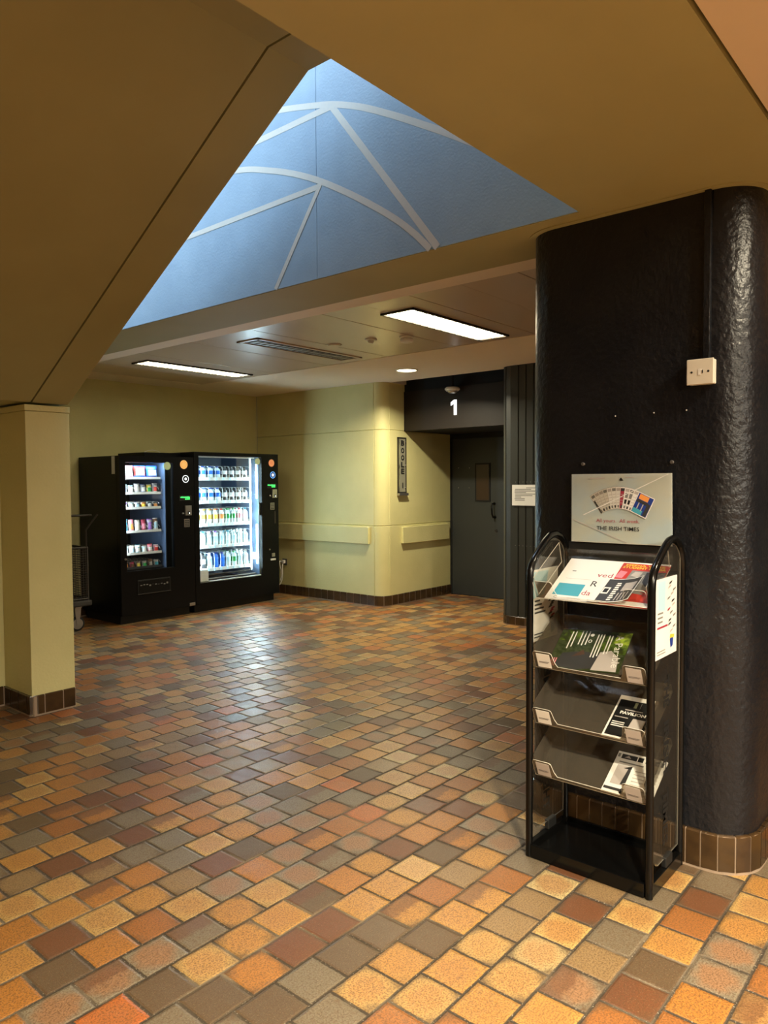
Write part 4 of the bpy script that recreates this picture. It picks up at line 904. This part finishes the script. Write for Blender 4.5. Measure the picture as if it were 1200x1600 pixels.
f = MB(); f.box((5.136, 7.258, 0.40), (5.142, 7.264, 1.83), M_led); f.build('light_tube', mR)
area('drinks_machine_led_right', (6.055, 7.275, 1.1), 1.3, 26, (0.66, 0.90, 1.0), (5.5, 7.45, 1.1), size_y=0.02)
area('drinks_machine_led_left', (5.150, 7.275, 1.1), 1.3, 12, (0.62, 0.88, 1.0), (5.6, 7.45, 1.1), size_y=0.02)
for l_ in ('drinks_machine_led_right', 'drinks_machine_led_left'):
    o = bpy.data.objects[l_]; t_ = Vector((0.0, 0, 0))
    tgt = Vector((5.5, 7.42, 1.1)) if 'right' in l_ else Vector((5.7, 7.42, 1.1))
    z = -(tgt - o.location).normalized(); x = Vector((0, 0, 1)); y_ = z.cross(x).normalized(); o.rotation_euler = Matrix((x, y_, z)).transposed().to_euler()
def bottle(h_, r_, cap, label, body):
    mb = MB(); pr = [(r_ * .85, 0), (r_, 0.006), (r_, h_ * .30), (r_ * .97, h_ * .31), (r_ * .97, h_ * .62), (r_, h_ * .63), (r_ * .9, h_ * .72), (r_ * .45, h_ * .87), (r_ * .40, h_ * .89), (r_ * .46, h_ * .895), (r_ * .46, h_)]
    ms = [body, body, body, label, label, body, body, body, cap, cap]
    mb.lathe((0, 0, 0), (0, 0, 1), pr, body, 12, mats=ms); return mb
M_water = mat('pale_water_bottle', (0.62, 0.78, 0.82), 0.15); M_whiteb = mat('bright_white_bottle', (0.85, 0.88, 0.9), 0.3); M_blueb = COLN['blue']
B = {'blue': (M_navy, M_blueb, M_water), 'black': (M_ink, M_whiteb, M_dgrey), 'yellow': (M_yellow, M_yellow, M_whiteb), 'orange': (M_orange, M_yellow, M_whiteb), 'red': (M_red, M_orange, M_whiteb),
     'green': (COLN['green'], COLN['green'], M_water), 'pink': (M_crimson, M_pink, M_whiteb), 'clear': (M_whiteb, M_lblue, M_water), 'purple': (M_purple, M_lblue, M_water), 'teal': (M_teal, M_whiteb, M_water), 'dark red': (M_red, M_red, M_dgrey), 'navy': (M_navy, M_blueb, M_blueb), 'white': (M_white, M_whiteb, M_water)}
seqs = [['blue'] * 4 + ['black'] * 4, ['blue'] * 4 + ['black'] * 4, ['yellow', 'orange', 'yellow', 'orange', 'red', 'green', 'green', 'pink', 'teal'],
        ['green', 'teal', 'clear', 'purple', 'clear', 'teal', 'clear', 'white', 'clear'], ['dark red', 'black', 'clear', 'navy', 'navy', 'clear', 'green', 'clear', 'white']]
hs = [0.140, 0.158, 0.178, 0.170, 0.184]
SN = ['top shelf', 'second shelf', 'middle shelf', 'fourth shelf', 'bottom shelf']
ORD9 = ['leftmost', 'second from the left', 'third from the left', 'fourth from the left', 'fifth from the left', 'sixth from the left', 'seventh from the left', 'eighth from the left', 'rightmost']
proto = {}
for k in range(5):
    n = len(seqs[k])
    for i, c_ in enumerate(seqs[k]):
        for dpt in range(2 if k < 2 else 3):
            key = (c_, k)
            xx = 5.165 + 0.83 / n * (i + 0.5)
            if key not in proto:
                o = bottle(hs[k], 0.0425 if k < 2 else 0.0395, *B[c_]).build('drink_bottle', smooth=True, origin=(0, 0, 0)); proto[key] = o
            else:
                o = proto[key].copy(); COL.objects.link(o)
            o.location = (xx, 7.355 + dpt * 0.088, TR[k] - 0.0035)
            lab = '%s bottle, %s of drinks machine, %s' % (c_, SN[k], 'rightmost' if i == n - 1 else ORD9[i])
            if dpt: lab += ', ' + ['', 'second row back', 'third row back'][dpt]
            tag(o, lab, 'bottle', 'drink bottles in the right vending machine')
# power lead and socket beside the machine
so = thing('wall_socket', 'dark wall socket low on the pale wall beside the drinks machine', 'socket', (6.78, 7.53, 0.44))
MB().box((6.765, 7.49, 0.40), (6.7795, 7.575, 0.485), M_dgrey).build('plate', so, bevel=0.003)
pl = thing('power_cable', 'white power lead hanging from the wall socket beside the drinks machine', 'cable', (6.74, 7.52, 0.0))
MB().box((6.725, 7.505, 0.425), (6.764, 7.55, 0.47), M_white).build('plug', pl, bevel=0.005)
MB().tube([(6.73, 7.52, 0.425), (6.71, 7.51, 0.40), (6.70, 7.50, 0.34), (6.71, 7.51, 0.27), (6.715, 7.53, 0.20), (6.70, 7.55, 0.145), (6.66, 7.60, 0.10), (6.58, 7.64, 0.04), (6.50, 7.62, 0.012), (6.42, 7.5, 0.008)], 0.006, M_white, 8).build('lead', pl, smooth=True)
MB().tube([(6.725, 7.53, 0.44), (6.70, 7.555, 0.46), (6.685, 7.54, 0.42), (6.70, 7.525, 0.33), (6.712, 7.54, 0.24), (6.71, 7.56, 0.19)], 0.006, M_white, 8).build('lead', pl, smooth=True)
MB().obox((6.63, 7.60, 0.075), (0.05, -0.04, 0.035), (0.02, 0.025, 0.0), (-0.012, 0.0, 0.02), M_white).build('inline_plug', pl, bevel=0.003)

# ------------------------------------------------------------------ wire trolley behind the pillar
tr = thing('wire_trolley', 'dark wire mesh trolley between the pillar and the snack machine', 'trolley', (3.55, 7.5, 0))
tx0, tx1, ty0, ty1 = 3.25, 3.83, 7.30, 7.72
f = MB()
for x in (tx0, tx1):
    for y_ in (ty0, ty1): f.tube([(x, y_, 0.30), (x, y_, 0.862)], 0.010, M_gunmetal, 8)
for z in (0.862, 0.33):
    f.tube([(tx0, ty0, z), (tx1, ty0, z), (tx1, ty1, z), (tx0, ty1, z), (tx0, ty0, z)], 0.010, M_gunmetal, 8)
f.build('frame', tr, smooth=True)
f = MB(); x = tx0
while x < tx1: f.box((x - .0022, ty0 - .003, 0.33), (x + .0022, ty0, 0.862), M_gunmetal); x += 0.028
z = 0.35
while z < 0.86: f.box((tx0, ty0 - .004, z - .0022), (tx1, ty0 - .001, z + .0022), M_gunmetal); f.box((tx1 - .002, ty0, z - .0022), (tx1 + .002, ty1, z + .0022), M_gunmetal); z += 0.025
y = ty0
while y < ty1: f.box((tx1 - .002, y - .0022, 0.33), (tx1 + .001, y + .0022, 0.862), M_gunmetal); y += 0.028
f.box((tx0, ty1 - 0.004, 0.33), (tx1, ty1, 0.862), mat('cloth_liner', (0.07, 0.055, 0.04), 0.8)); f.build('mesh_basket', tr)
MB().box((tx0 - 0.02, ty0 - 0.03, 0.255), (tx1 + 0.03, ty1 + 0.02, 0.315), mat('worn_board', (0.035, 0.03, 0.027), 0.7)).build('deck', tr, bevel=0.015)
f = MB(); f.tube([(tx0, ty0, 1.195), (tx1 + 0.05, ty0, 1.195)], 0.012, M_gunmetal, 8); f.tube([(tx0, ty0, 0.86), (tx0, ty0, 1.2)], 0.012, M_gunmetal, 8); f.tube([(tx1 + 0.10, ty0 - 0.04, 1.205), (tx1 - 0.01, ty0, 1.045), (tx1 - 0.01, ty0, 0.86)], 0.010, M_gunmetal, 8); f.build('handle', tr, smooth=True)
for x, y_ in ((3.72, 7.33), (3.72, 7.66), (3.33, 7.33), (3.33, 7.66)):
    c_ = MB(); c_.box((x - 0.035, y_ - 0.04, 0.245), (x + 0.035, y_ + 0.04, 0.255), M_steel)
    for s__ in (-0.022, 0.022): c_.prism([(x - 0.035, y_ + s__, 0.245), (x + 0.035, y_ + s__, 0.245), (x + 0.012, y_ + s__, 0.062), (x - 0.012, y_ + s__, 0.062)], (0, 0.004, 0), M_steel)
    c_ = c_.build('castor', tr)
    MB().lathe((x, y_ - 0.015, 0.075), (0, 1, 0), [(0.04, 0), (0.055, 0.0), (0.074, 0.004), (0.074, 0.026), (0.055, 0.03), (0.04, 0.03)], M_blackm, 24, mats=[M_steel, M_blackm, M_blackm, M_blackm, M_steel]).build('wheel', c_, smooth=True)
